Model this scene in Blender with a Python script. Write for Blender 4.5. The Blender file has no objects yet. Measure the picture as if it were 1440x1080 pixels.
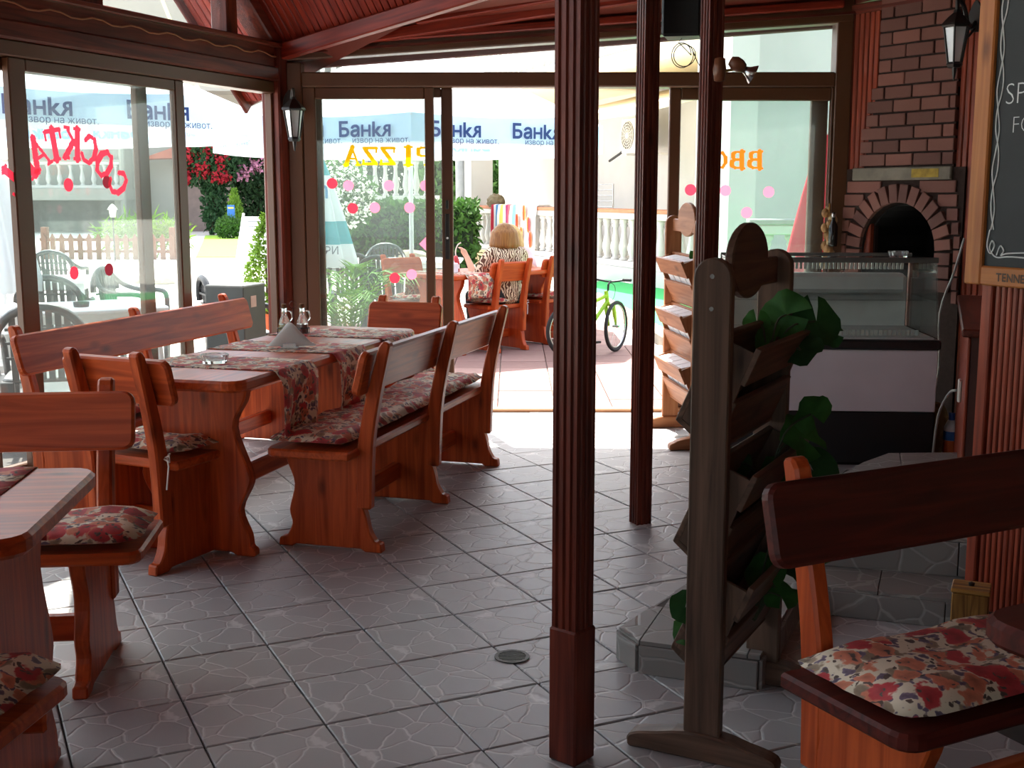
import bpy, bmesh, math, random
from mathutils import Vector, Matrix, Euler
rnd = random.Random(7)
C = bpy.context.scene.collection
PI = math.pi
R_ = math.radians

# ------------------------------------------------------------------ camera, sky, sun, exposure
sc = bpy.context.scene
EYE = 1.45
PITCH = math.atan(265/1690.)
cam_d = bpy.data.cameras.new('camera'); cam_d.sensor_width = 36.0; cam_d.lens = 1690/1440*36.0
cam_d.clip_start = 0.05; cam_d.clip_end = 400
cam = bpy.data.objects.new('camera', cam_d); C.objects.link(cam)
cam.location = (0, 0, EYE); cam.rotation_euler = (PI/2-PITCH, 0, 0)
sc.camera = cam
w = bpy.data.worlds.new('sky'); sc.world = w; w.use_nodes = True
nt = w.node_tree; nt.nodes.clear()
wo = nt.nodes.new('ShaderNodeOutputWorld'); bg = nt.nodes.new('ShaderNodeBackground')
sky = nt.nodes.new('ShaderNodeTexSky'); sky.sky_type = 'NISHITA'; sky.sun_disc = False
sky.sun_elevation = R_(55); sky.sun_rotation = R_(-18); sky.air_density = 1.0; sky.dust_density = 2.5; sky.ozone_density = 1.0
hs = nt.nodes.new('ShaderNodeHueSaturation'); hs.inputs['Saturation'].default_value = 0.5
nt.links.new(sky.outputs[0], hs.inputs['Color']); nt.links.new(hs.outputs[0], bg.inputs[0]); nt.links.new(bg.outputs[0], wo.inputs[0])
bg.inputs[1].default_value = 0.45
sun_d = bpy.data.lights.new('sun', 'SUN'); sun_d.energy = 11.0; sun_d.angle = R_(0.55); sun_d.color = (1.0, 0.95, 0.87)
sun = bpy.data.objects.new('sun', sun_d); C.objects.link(sun)
SUN_AZ, SUN_EL = R_(-18), R_(55)
sv = Vector((math.sin(SUN_AZ)*math.cos(SUN_EL), math.cos(SUN_AZ)*math.cos(SUN_EL), math.sin(SUN_EL)))
sun.rotation_euler = sv.to_track_quat('Z', 'Y').to_euler()
sun.location = (-6, 18, 24)
vs = sc.view_settings; vs.view_transform = 'Standard'; vs.look = 'None'; vs.gamma = 1.0; vs.use_curve_mapping = False
vs.exposure = 0.82

# ------------------------------------------------------------------ materials
def lin(r, g, b):
    f = lambda v: (v/255/12.92) if v/255 <= .04045 else ((v/255+.055)/1.055)**2.4
    return (f(r), f(g), f(b), 1)
MATS = {}
def newmat(name):
    m = bpy.data.materials.new(name); m.use_nodes = True
    n = m.node_tree; return m, n, n.nodes['Principled BSDF']
def plain(name, col, rough=.5, metal=0, noise=.12, scale=6, spec=.5, bump=0):
    if name in MATS: return MATS[name]
    m, n, b = newmat(name)
    t = n.nodes.new('ShaderNodeTexCoord'); nz = n.nodes.new('ShaderNodeTexNoise'); nz.inputs['Scale'].default_value = scale; nz.inputs['Detail'].default_value = 5
    n.links.new(t.outputs['Object'], nz.inputs['Vector'])
    r = n.nodes.new('ShaderNodeValToRGB')
    r.color_ramp.elements[0].position = .3; r.color_ramp.elements[1].position = .7
    r.color_ramp.elements[0].color = [c*(1-noise) for c in col[:3]]+[1]
    r.color_ramp.elements[1].color = [min(1, c*(1+noise)) for c in col[:3]]+[1]
    n.links.new(nz.outputs[0], r.inputs[0]); n.links.new(r.outputs[0], b.inputs['Base Color'])
    b.inputs['Roughness'].default_value = rough; b.inputs['Metallic'].default_value = metal
    b.inputs['Specular IOR Level'].default_value = spec
    if bump:
        bp = n.nodes.new('ShaderNodeBump'); bp.inputs['Strength'].default_value = bump; bp.inputs['Distance'].default_value = .01
        n.links.new(nz.outputs[0], bp.inputs['Height']); n.links.new(bp.outputs[0], b.inputs['Normal'])
    MATS[name] = m; return m
def wood(name, c1, c2, axis, rough=.3, knots=True, fine=1.0):
    key = name+axis
    if key in MATS: return MATS[key]
    m, n, b = newmat(key); L = n.links.new
    t = n.nodes.new('ShaderNodeTexCoord'); oi = n.nodes.new('ShaderNodeObjectInfo')
    ad = n.nodes.new('ShaderNodeVectorMath'); ad.operation = 'ADD'
    sc_ = n.nodes.new('ShaderNodeVectorMath'); sc_.operation = 'SCALE'; sc_.inputs['Scale'].default_value = 7.3
    co = n.nodes.new('ShaderNodeCombineXYZ')
    for i in range(3): L(oi.outputs['Random'], co.inputs[i])
    L(co.outputs[0], sc_.inputs[0]); L(t.outputs['Object'], ad.inputs[0]); L(sc_.outputs[0], ad.inputs[1])
    mp = n.nodes.new('ShaderNodeMapping'); s = [26*fine]*3; s['xyz'.index(axis)] = 1.6*fine; mp.inputs['Scale'].default_value = s
    L(ad.outputs[0], mp.inputs[0])
    nz = n.nodes.new('ShaderNodeTexNoise'); nz.inputs['Scale'].default_value = 1; nz.inputs['Detail'].default_value = 6; nz.inputs['Distortion'].default_value = 1.2
    L(mp.outputs[0], nz.inputs['Vector'])
    r = n.nodes.new('ShaderNodeValToRGB'); r.color_ramp.elements[0].position = .32; r.color_ramp.elements[1].position = .68
    r.color_ramp.elements[0].color = c2; r.color_ramp.elements[1].color = c1
    L(nz.outputs[0], r.inputs[0]); out = r.outputs[0]
    if knots:
        mp2 = n.nodes.new('ShaderNodeMapping'); s2 = [8]*3; s2['xyz'.index(axis)] = 3.2; mp2.inputs['Scale'].default_value = s2
        L(ad.outputs[0], mp2.inputs[0])
        vo = n.nodes.new('ShaderNodeTexVoronoi'); vo.inputs['Scale'].default_value = 1; L(mp2.outputs[0], vo.inputs['Vector'])
        r2 = n.nodes.new('ShaderNodeValToRGB'); r2.color_ramp.elements[0].position = .05; r2.color_ramp.elements[1].position = .2
        r2.color_ramp.elements[0].color = (.25, .2, .2, 1); r2.color_ramp.elements[1].color = (1, 1, 1, 1)
        L(vo.outputs['Distance'], r2.inputs[0])
        mx = n.nodes.new('ShaderNodeMixRGB'); mx.blend_type = 'MULTIPLY'; mx.inputs[0].default_value = .75
        L(out, mx.inputs[1]); L(r2.outputs[0], mx.inputs[2]); out = mx.outputs[0]
    L(out, b.inputs['Base Color'])
    b.inputs['Roughness'].default_value = rough; b.inputs['Specular IOR Level'].default_value = .25
    bp = n.nodes.new('ShaderNodeBump'); bp.inputs['Strength'].default_value = .12; bp.inputs['Distance'].default_value = .004
    L(nz.outputs[0], bp.inputs['Height']); L(bp.outputs[0], b.inputs['Normal'])
    MATS[key] = m; return m
def pine(ax): return wood('red pine varnish ', lin(200, 90, 42), lin(148, 57, 23), ax, .36)
def pineout(ax): return wood('orange pine varnish ', lin(196, 84, 34), lin(160, 58, 22), ax, .4)
def dark(ax): return wood('dark red stain ', lin(116, 52, 38), lin(70, 28, 21), ax, .35)
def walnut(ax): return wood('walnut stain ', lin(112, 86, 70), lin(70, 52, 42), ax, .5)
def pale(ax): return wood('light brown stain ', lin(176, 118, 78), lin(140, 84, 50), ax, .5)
def ceilw(ax): return wood('ceiling red stain ', lin(150, 52, 34), lin(104, 32, 22), ax, .35, False)
def clad(ax): return wood('cladding red stain ', lin(158, 70, 46), lin(102, 42, 29), ax, .35, False)
def alu(): return plain('brown window frame', lin(88, 54, 31), .4, 0, .05, 3)
def floral():
    if 'floral' in MATS: return MATS['floral']
    m, n, b = newmat('floral cloth'); L = n.links.new
    t = n.nodes.new('ShaderNodeTexCoord')
    nz = n.nodes.new('ShaderNodeTexNoise'); nz.inputs['Scale'].default_value = 22; nz.inputs['Detail'].default_value = 3
    L(t.outputs['Object'], nz.inputs['Vector'])
    mx = n.nodes.new('ShaderNodeMixRGB'); mx.inputs[0].default_value = .07; L(t.outputs['Object'], mx.inputs[1]); L(nz.outputs['Color'], mx.inputs[2])
    col = None
    base = (lin(214, 196, 172)); prev = None
    def layer(scale, thr, color, edge, off):
        nonlocal prev
        mp = n.nodes.new('ShaderNodeMapping'); mp.inputs['Location'].default_value = (off, off*.7, off*.3); L(mx.outputs[0], mp.inputs[0])
        vo = n.nodes.new('ShaderNodeTexVoronoi'); vo.inputs['Scale'].default_value = scale; L(mp.outputs[0], vo.inputs['Vector'])
        r = n.nodes.new('ShaderNodeValToRGB'); r.color_ramp.elements[0].position = thr; r.color_ramp.elements[1].position = thr+edge
        r.color_ramp.elements[0].color = (1, 1, 1, 1); r.color_ramp.elements[1].color = (0, 0, 0, 1)
        L(vo.outputs['Distance'], r.inputs[0])
        # petal streaks
        r3 = n.nodes.new('ShaderNodeValToRGB'); r3.color_ramp.elements[0].position = 0; r3.color_ramp.elements[1].position = thr
        r3.color_ramp.elements[0].color = [c*.45 for c in color[:3]]+[1]; r3.color_ramp.elements[1].color = color
        L(vo.outputs['Distance'], r3.inputs[0])
        k = n.nodes.new('ShaderNodeMixRGB'); L(r.outputs[0], k.inputs[0]); L(r3.outputs[0], k.inputs[2])
        if prev is None: k.inputs[1].default_value = base
        else: L(prev, k.inputs[1])
        prev = k.outputs[0]
    layer(21, .36, lin(150, 126, 104), .08, 3.1)
    layer(34, .30, lin(112, 92, 110), .06, 9.7)
    layer(17, .40, lin(206, 120, 92), .06, 5.5)
    layer(12.5, .36, lin(184, 56, 60), .05, 1.3)
    layer(38, .24, lin(96, 74, 66), .05, 7.9)
    L(prev, b.inputs['Base Color']); b.inputs['Roughness'].default_value = .75
    bp = n.nodes.new('ShaderNodeBump'); bp.inputs['Strength'].default_value = .25; bp.inputs['Distance'].default_value = .01
    nz2 = n.nodes.new('ShaderNodeTexNoise'); nz2.inputs['Scale'].default_value = 14; L(t.outputs['Object'], nz2.inputs['Vector'])
    L(nz2.outputs[0], bp.inputs['Height']); L(bp.outputs[0], b.inputs['Normal'])
    MATS['floral'] = m; return m
def tilemat(name, c1, c2, crack, scale, rough, bump=.5):
    if name in MATS: return MATS[name]
    m, n, b = newmat(name); L = n.links.new
    t = n.nodes.new('ShaderNodeTexCoord'); oi = n.nodes.new('ShaderNodeObjectInfo')
    nz = n.nodes.new('ShaderNodeTexNoise'); nz.inputs['Scale'].default_value = 5; nz.inputs['Detail'].default_value = 4; L(t.outputs['Object'], nz.inputs['Vector'])
    mx = n.nodes.new('ShaderNodeMixRGB'); mx.inputs[0].default_value = .06; L(t.outputs['Object'], mx.inputs[1]); L(nz.outputs['Color'], mx.inputs[2])
    vo = n.nodes.new('ShaderNodeTexVoronoi'); vo.feature = 'DISTANCE_TO_EDGE'; vo.inputs['Scale'].default_value = scale; L(mx.outputs[0], vo.inputs['Vector'])
    vc = n.nodes.new('ShaderNodeTexVoronoi'); vc.inputs['Scale'].default_value = scale; L(mx.outputs[0], vc.inputs['Vector'])
    sp = n.nodes.new('ShaderNodeSeparateColor'); L(vc.outputs['Color'], sp.inputs[0])
    ad = n.nodes.new('ShaderNodeMath'); ad.operation = 'ADD'; L(sp.outputs[0], ad.inputs[0]); L(oi.outputs['Random'], ad.inputs[1])
    hf = n.nodes.new('ShaderNodeMath'); hf.operation = 'MULTIPLY'; hf.inputs[1].default_value = .5; L(ad.outputs[0], hf.inputs[0])
    k = n.nodes.new('ShaderNodeMixRGB'); k.inputs[1].default_value = c1; k.inputs[2].default_value = c2; L(hf.outputs[0], k.inputs[0])
    r = n.nodes.new('ShaderNodeValToRGB'); r.color_ramp.elements[0].position = .012; r.color_ramp.elements[1].position = .03
    r.color_ramp.elements[0].color = (1, 1, 1, 1); r.color_ramp.elements[1].color = (0, 0, 0, 1); L(vo.outputs['Distance'], r.inputs[0])
    k2 = n.nodes.new('ShaderNodeMixRGB'); k2.inputs[2].default_value = crack; L(r.outputs[0], k2.inputs[0]); L(k.outputs[0], k2.inputs[1])
    L(k2.outputs[0], b.inputs['Base Color']); b.inputs['Roughness'].default_value = rough
    n2 = n.nodes.new('ShaderNodeTexNoise'); n2.inputs['Scale'].default_value = 60; L(t.outputs['Object'], n2.inputs['Vector'])
    r4 = n.nodes.new('ShaderNodeValToRGB'); r4.color_ramp.elements[0].position = 0; r4.color_ramp.elements[1].position = .06; L(vo.outputs['Distance'], r4.inputs[0])
    sm = n.nodes.new('ShaderNodeMath'); sm.operation = 'MULTIPLY_ADD'; sm.inputs[1].default_value = .12; L(n2.outputs[0], sm.inputs[0]); L(r4.outputs[0], sm.inputs[2])
    bp = n.nodes.new('ShaderNodeBump'); bp.inputs['Strength'].default_value = bump; bp.inputs['Distance'].default_value = .003
    L(sm.outputs[0], bp.inputs['Height']); L(bp.outputs[0], b.inputs['Normal'])
    MATS[name] = m; return m
def varied(name, c1, c2, rough=.8, bump=.4, scale=40):
    if name in MATS: return MATS[name]
    m, n, b = newmat(name); L = n.links.new
    t = n.nodes.new('ShaderNodeTexCoord'); oi = n.nodes.new('ShaderNodeObjectInfo')
    nz = n.nodes.new('ShaderNodeTexNoise'); nz.inputs['Scale'].default_value = scale; nz.inputs['Detail'].default_value = 4; L(t.outputs['Object'], nz.inputs['Vector'])
    ad = n.nodes.new('ShaderNodeMath'); ad.operation = 'MULTIPLY_ADD'; ad.inputs[1].default_value = .7; L(nz.outputs[0], ad.inputs[0])
    hf = n.nodes.new('ShaderNodeMath'); hf.operation = 'MULTIPLY_ADD'; hf.inputs[1].default_value = .8; hf.inputs[2].default_value = -.22; L(oi.outputs['Random'], hf.inputs[0]); L(hf.outputs[0], ad.inputs[2])
    k = n.nodes.new('ShaderNodeMixRGB'); k.inputs[1].default_value = c1; k.inputs[2].default_value = c2; L(ad.outputs[0], k.inputs[0])
    L(k.outputs[0], b.inputs['Base Color']); b.inputs['Roughness'].default_value = rough
    bp = n.nodes.new('ShaderNodeBump'); bp.inputs['Strength'].default_value = bump; bp.inputs['Distance'].default_value = .004
    L(nz.outputs[0], bp.inputs['Height']); L(bp.outputs[0], b.inputs['Normal'])
    MATS[name] = m; return m
def glass(name, tint, haze=.04):
    if name in MATS: return MATS[name]
    m = bpy.data.materials.new(name); m.use_nodes = True; n = m.node_tree; n.nodes.clear(); L = n.links.new
    o = n.nodes.new('ShaderNodeOutputMaterial'); tr = n.nodes.new('ShaderNodeBsdfTransparent'); tr.inputs[0].default_value = tint
    gl = n.nodes.new('ShaderNodeBsdfGlossy'); gl.inputs['Roughness'].default_value = .02; gl.inputs[0].default_value = (1, 1, 1, 1)
    lw_ = n.nodes.new('ShaderNodeLayerWeight'); p5 = n.nodes.new('ShaderNodeMath'); p5.operation = 'POWER'; p5.inputs[1].default_value = 5; L(lw_.outputs['Facing'], p5.inputs[0])
    fr = n.nodes.new('ShaderNodeMath'); fr.operation = 'MULTIPLY_ADD'; fr.inputs[1].default_value = .9; fr.inputs[2].default_value = .03; L(p5.outputs[0], fr.inputs[0])
    m1 = n.nodes.new('ShaderNodeMixShader'); L(fr.outputs[0], m1.inputs[0]); L(tr.outputs[0], m1.inputs[1]); L(gl.outputs[0], m1.inputs[2])
    tl = n.nodes.new('ShaderNodeBsdfTranslucent'); tl.inputs[0].default_value = (.85, .9, .88, 1)
    m2 = n.nodes.new('ShaderNodeMixShader')
    nz = n.nodes.new('ShaderNodeTexNoise'); nz.inputs['Scale'].default_value = 3
    ma = n.nodes.new('ShaderNodeMath'); ma.operation = 'MULTIPLY'; ma.inputs[1].default_value = haze*2; L(nz.outputs[0], ma.inputs[0])
    L(ma.outputs[0], m2.inputs[0]); L(m1.outputs[0], m2.inputs[1]); L(tl.outputs[0], m2.inputs[2]); L(m2.outputs[0], o.inputs[0])
    MATS[name] = m; return m
def cloth(name, col, trans=.35, col2=None, scale=8):
    if name in MATS: return MATS[name]
    m, n, b = newmat(name); L = n.links.new
    t = n.nodes.new('ShaderNodeTexCoord'); nz = n.nodes.new('ShaderNodeTexNoise'); nz.inputs['Scale'].default_value = scale; L(t.outputs['Object'], nz.inputs['Vector'])
    k = n.nodes.new('ShaderNodeMixRGB'); k.inputs[1].default_value = col; k.inputs[2].default_value = col2 or [c*.92 for c in col[:3]]+[1]; L(nz.outputs[0], k.inputs[0])
    L(k.outputs[0], b.inputs['Base Color']); b.inputs['Roughness'].default_value = .8
    tl = n.nodes.new('ShaderNodeBsdfTranslucent'); L(k.outputs[0], tl.inputs[0])
    mx = n.nodes.new('ShaderNodeMixShader'); mx.inputs[0].default_value = trans
    L(b.outputs[0], mx.inputs[1]); L(tl.outputs[0], mx.inputs[2]); L(mx.outputs[0], n.nodes['Material Output'].inputs[0])
    MATS[name] = m; return m
white = lambda: plain('white plaster', lin(198, 195, 190), .8, 0, .04, 2)
black = lambda: plain('black metal', lin(26, 26, 26), .45, 0, .1, 8)
steel = lambda: plain('chrome', lin(190, 190, 190), .25, 1, .03, 5)

# ------------------------------------------------------------------ mesh helpers
def link(name, bm, mat, parent=None, smooth=False, bevel=0, seg=1):
    if bevel:
        bm.normal_update()
        es = [e for e in bm.edges if len(e.link_faces) == 2 and e.calc_face_angle(0) > .6]
        if es: bmesh.ops.bevel(bm, geom=es, offset=bevel, segments=seg, profile=.5, affect='EDGES', clamp_overlap=True)
    me = bpy.data.meshes.new(name); bm.to_mesh(me); bm.free()
    if smooth:
        for p in me.polygons: p.use_smooth = True
    if mat: me.materials.append(mat)
    o = bpy.data.objects.new(name, me); C.objects.link(o)
    if parent: o.parent = parent
    return o
def inst(name, src, parent=None, loc=(0, 0, 0), rot=(0, 0, 0), scale=(1, 1, 1)):
    o = bpy.data.objects.new(name, src.data if hasattr(src, 'data') else src); C.objects.link(o)
    o.parent = parent; o.location = loc; o.rotation_euler = rot; o.scale = scale
    return o
def tag(o, label, cat, group=None, kind=None):
    o['label'] = label
    if cat: o['category'] = cat
    if group: o['group'] = group
    if kind: o['kind'] = kind
    return o
def thing(name, label, cat, loc=(0, 0, 0), rz=0, group=None):
    o = bpy.data.objects.new(name, None); C.objects.link(o); o.location = loc; o.rotation_euler = (0, 0, rz); o.empty_display_size = .1
    return tag(o, label, cat, group)
def struct(name, bm, mat, label=None, parent=None, **k):
    o = link(name, bm, mat, parent, **k)
    if parent is None: o['kind'] = 'structure'
    if label: o['label'] = label
    return o
def sgroup(name, label, loc=(0, 0, 0), rz=0):
    o = bpy.data.objects.new(name, None); C.objects.link(o); o.location = loc; o.rotation_euler = (0, 0, rz)
    o['kind'] = 'structure'; o['label'] = label; return o
def B(*boxes):
    """bmesh of axis-aligned boxes (x0,x1,y0,y1,z0,z1)"""
    bm = bmesh.new()
    for b in boxes: addbox(bm, *b)
    return bm
def addbox(bm, x0, x1, y0, y1, z0, z1, M=None):
    vs_ = [bm.verts.new((x, y, z)) for x in (x0, x1) for y in (y0, y1) for z in (z0, z1)]
    for f in ((0, 1, 3, 2), (4, 6, 7, 5), (0, 4, 5, 1), (2, 3, 7, 6), (0, 2, 6, 4), (1, 5, 7, 3)):
        bm.faces.new([vs_[i] for i in f])
    if M is not None: bmesh.ops.transform(bm, matrix=M, verts=vs_)
    return vs_
def addprism(bm, pts, t0, t1, plane='yz', M=None):
    """polygon extruded along the remaining axis between t0 and t1"""
    def P(a, b, t): return {'yz': (t, a, b), 'xz': (a, t, b), 'xy': (a, b, t)}[plane]
    A = [bm.verts.new(P(a, b, t0)) for a, b in pts]; Bv = [bm.verts.new(P(a, b, t1)) for a, b in pts]
    fs = [bm.faces.new(A), bm.faces.new(Bv[::-1])]
    n = len(pts)
    for i in range(n): fs.append(bm.faces.new((A[i], Bv[i], Bv[(i+1) % n], A[(i+1) % n])))
    bmesh.ops.recalc_face_normals(bm, faces=fs)
    if M is not None: bmesh.ops.transform(bm, matrix=M, verts=A+Bv)
    return A+Bv
def prism(pts, t0, t1, plane='yz', M=None):
    bm = bmesh.new(); addprism(bm, pts, t0, t1, plane, M); return bm
def addtube(bm, pts, r, n=8, closed=False):
    pts = [Vector(p) for p in pts]; rs = r if isinstance(r, (list, tuple)) else [r]*len(pts)
    rings = []; up = None
    for i, p in enumerate(pts):
        if closed: d = pts[(i+1) % len(pts)]-pts[i-1]
        else: d = pts[min(i+1, len(pts)-1)]-pts[max(i-1, 0)]
        d.normalize()
        if up is None: up = d.orthogonal().normalized()
        up = (up-d*up.dot(d)); up = up.normalized() if up.length > 1e-5 else d.orthogonal().normalized()
        s = d.cross(up)
        rings.append([bm.verts.new(p+(up*math.cos(2*PI*k/n)+s*math.sin(2*PI*k/n))*rs[i]) for k in range(n)])
    m = len(rings)
    for i in range(m if closed else m-1):
        a, b = rings[i], rings[(i+1) % m]
        for k in range(n): bm.faces.new((a[k], a[(k+1) % n], b[(k+1) % n], b[k]))
    if not closed:
        bm.faces.new(rings[0][::-1]); bm.faces.new(rings[-1])
def tube(pts, r, n=8, closed=False):
    bm = bmesh.new(); addtube(bm, pts, r, n, closed); return bm
def addlathe(bm, prof, n=16, loc=(0, 0, 0)):
    rings = []
    for r, z in prof:
        rings.append([bm.verts.new((loc[0]+r*math.cos(2*PI*k/n), loc[1]+r*math.sin(2*PI*k/n), loc[2]+z)) for k in range(n)])
    for a, b in zip(rings, rings[1:]):
        for k in range(n): bm.faces.new((a[k], a[(k+1) % n], b[(k+1) % n], b[k]))
    if prof[0][0] > 1e-6: bm.faces.new(rings[0][::-1])
    if prof[-1][0] > 1e-6: bm.faces.new(rings[-1])
def lathe(prof, n=16, loc=(0, 0, 0)):
    bm = bmesh.new(); addlathe(bm, prof, n, loc); bmesh.ops.remove_doubles(bm, verts=bm.verts, dist=1e-6); return bm
def rrect(w, h, r, x0=0, y0=0, n=4, corners=(1, 1, 1, 1)):
    pts = []
    for i, (cx, cy, a) in enumerate(((x0+w-r, y0+h-r, 0), (x0+r, y0+h-r, 90), (x0+r, y0+r, 180), (x0+w-r, y0+r, 270))):
        if corners[i]:
            for k in range(n+1):
                t = R_(a+90*k/n); pts.append((cx+r*math.cos(t), cy+r*math.sin(t)))
        else:
            pts.append(((x0+w, y0+h), (x0, y0+h), (x0, y0), (x0+w, y0))[i])
    return pts
def smoothpts(pts, n=4):
    """Catmull-Rom through an open polyline of 2-D points"""
    out = []
    P = [pts[0]]+list(pts)+[pts[-1]]
    for i in range(1, len(P)-2):
        for k in range(n):
            t = k/n
            out.append(tuple(.5*((2*P[i][j])+(-P[i-1][j]+P[i+1][j])*t+(2*P[i-1][j]-5*P[i][j]+4*P[i+1][j]-P[i+2][j])*t*t+(-P[i-1][j]+3*P[i][j]-3*P[i+1][j]+P[i+2][j])*t**3) for j in range(len(pts[0]))))
    out.append(tuple(pts[-1])); return out
GLYPH = {}
def glyph(ch, bold):
    """single-layer outline of one character at size 1: vertices, faces, advance"""
    key = (ch, bold)
    if key in GLYPH: return GLYPH[key]
    src, kx, ky = {'\u043d': ('H', .80, .795), '\u044f': ('R', -.86, .795)}.get(ch, (ch, 1, 1))
    cu = bpy.data.curves.new('tmp', 'FONT'); cu.body = src; cu.size = 1; cu.offset = bold; cu.resolution_u = 3
    to = bpy.data.objects.new('tmp', cu); C.objects.link(to)
    me = bpy.data.meshes.new_from_object(to.evaluated_get(bpy.context.evaluated_depsgraph_get())); bpy.data.objects.remove(to); bpy.data.curves.remove(cu)
    vs_ = [(v.co.x*kx, v.co.y*ky) for v in me.vertices]
    if kx < 0: mn = min(v[0] for v in vs_); vs_ = [(v[0]-mn+.06, v[1]) for v in vs_]
    fs = [tuple(p.vertices) for p in me.polygons]
    adv = (max(v[0] for v in vs_)+(-.14 if ch == 'k' else .05)) if vs_ else .26
    bpy.data.meshes.remove(me); GLYPH[key] = (vs_, fs, adv); return GLYPH[key]
def text_obj(name, s, size, mat, parent, M, extrude=.002, offset=0, align='CENTER', shear=0):
    """printed words: one flat film of letters"""
    V_, F_, x = [], [], 0
    for ch in s:
        vs_, fs, adv = glyph(ch, round(offset/size, 4) if size else 0)
        k = len(V_); V_ += [(x+a_, b_, 0) for a_, b_ in vs_]; F_ += [tuple(q+k for q in f) for f in fs]; x += adv
    x0 = -x/2 if align == 'CENTER' else 0
    me = bpy.data.meshes.new(name); me.from_pydata([((a_+x0)*size, (b_-.33)*size, c_) for a_, b_, c_ in V_], [], F_)
    me.transform(M); me.materials.append(mat)
    o = bpy.data.objects.new(name, me); C.objects.link(o); o.parent = parent; o['kind'] = 'stuff'
    return o
def facing(loc, rz, mirror=False):
    """text plane upright; readable by someone looking along +y when rz = 0"""
    return Matrix.Translation(loc) @ Matrix.Rotation(rz, 4, 'Z') @ Matrix.Rotation(PI/2, 4, 'X') @ Matrix.Diagonal((-1 if mirror else 1, 1, 1, 1))
def blob(name, caps, mat, parent, voxel=.014, smooth=4, M=None):
    """one continuous body out of tapered limbs (p0, r0, p1, r1)"""
    bm = bmesh.new()
    for p0, r0, p1, r1 in caps:
        p0, p1 = Vector(p0), Vector(p1)
        n = 5
        pts = [p0.lerp(p1, k/n) for k in range(n+1)]
        if (p1-p0).length > 1e-4: addtube(bm, pts, [r0+(r1-r0)*k/n for k in range(n+1)], 12)
        for p, r in ((p0, r0), (p1, r1)):
            bmesh.ops.create_icosphere(bm, subdivisions=2, radius=r, matrix=Matrix.Translation(p))
    if M is not None: bm.transform(M)
    me = bpy.data.meshes.new(name); bm.to_mesh(me); bm.free()
    o = bpy.data.objects.new('tmp', me); C.objects.link(o)
    md = o.modifiers.new('r', 'REMESH'); md.mode = 'VOXEL'; md.voxel_size = voxel
    sm = o.modifiers.new('s', 'SMOOTH'); sm.iterations = smooth; sm.factor = .5
    dg = bpy.context.evaluated_depsgraph_get(); dg.update()
    m2 = bpy.data.meshes.new_from_object(o.evaluated_get(dg)); bpy.data.objects.remove(o); m2.name = name
    for p in m2.polygons: p.use_smooth = True
    m2.materials.clear(); m2.materials.append(mat)
    o = bpy.data.objects.new(name, m2); C.objects.link(o); o.parent = parent
    return o
def leaves(name, mat, parent, n, fn, size, aspect=.5, seed=1, fold=True, kind=True):
    """many small folded leaves; fn(rng) -> position"""
    r = random.Random(seed); vsx, fs = [], []
    for i in range(n):
        p = Vector(fn(r)); s = size*r.uniform(.6, 1.3)
        q = Euler((r.uniform(-1.2, 1.2), r.uniform(-1.2, 1.2), r.uniform(0, 6.3))).to_matrix()
        k = len(vsx)
        for a in ((0, 0, 0), (s*.5, s*aspect*.5, s*.08), (s, 0, 0), (s*.5, -s*aspect*.5, s*.08)): vsx.append(p+q @ Vector(a))
        fs += [(k, k+1, k+2), (k, k+2, k+3)]
    me = bpy.data.meshes.new(name); me.from_pydata([tuple(v) for v in vsx], [], fs); me.materials.append(mat)
    o = bpy.data.objects.new(name, me); C.objects.link(o); o.parent = parent
    if kind: o['kind'] = 'stuff'
    return o
def ball(c, rx, ry, rz):
    def f(r):
        while True:
            v = Vector((r.uniform(-1, 1), r.uniform(-1, 1), r.uniform(-1, 1)))
            if .35 < v.length < 1: return (c[0]+v.x*rx, c[1]+v.y*ry, c[2]+v.z*rz)
    return f
def G(x, y, z=0.):
    """ground point under a measured sight line"""
    u = (x-720)/1690.; v = (540-y)/1690.
    d = Vector((u, math.cos(PITCH)+v*math.sin(PITCH), -math.sin(PITCH)+v*math.cos(PITCH)))
    t = (z-EYE)/d.z; return Vector((0, 0, EYE))+d*t
def D(x, y, Y):
    u = (x-720)/1690.; v = (540-y)/1690.
    d = Vector((u, math.cos(PITCH)+v*math.sin(PITCH), -math.sin(PITCH)+v*math.cos(PITCH)))
    return Vector((0, 0, EYE))+d*(Y/d.y)
# ------------------------------------------------------------------ the room
TH = R_(25.345); TS = .3307
grout = plain('dark grout', lin(62, 58, 54), .9, 0, .2, 20)
tile_m = tilemat('grey stone tile', lin(156, 154, 155), lin(172, 170, 168), lin(198, 197, 195), 10, .46)
fl = struct('floor', prism([(-3.1, 8.02), (2.3, 8.02), (4.6, 5), (4.6, -3.2), (-6.6, -3.2), (-6.0, -3)], -.15, -.012, 'xy'), grout, 'grey tiled restaurant floor')
tb = bmesh.new(); addbox(tb, -.1625, .1625, -.1625, .1625, -.04, 0)
tsrc = link('tile', tb, tile_m, fl, bevel=.003)
ci, cj = Vector((math.cos(TH), math.sin(TH))), Vector((math.sin(TH), -math.cos(TH)))
cands = []
for i in range(-14, 16):
    for j in range(-18, 14):
        p = Vector((-1.08449, 4.34744))+ci*TS*(i+.5)+cj*TS*(j+.5)
        if not (2.2 < p.y < 8.15): continue
        if p.x < -1.52-(8.06-p.y)*.398 - .1 or p.x > 2.3+(8.06-p.y)*.64: continue
        px = p.x/p.y*1711
        if px < -790 or px > 790: continue
        cands.append((p.length, p))
cands.sort(key=lambda c: c[0])
first = True
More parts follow.
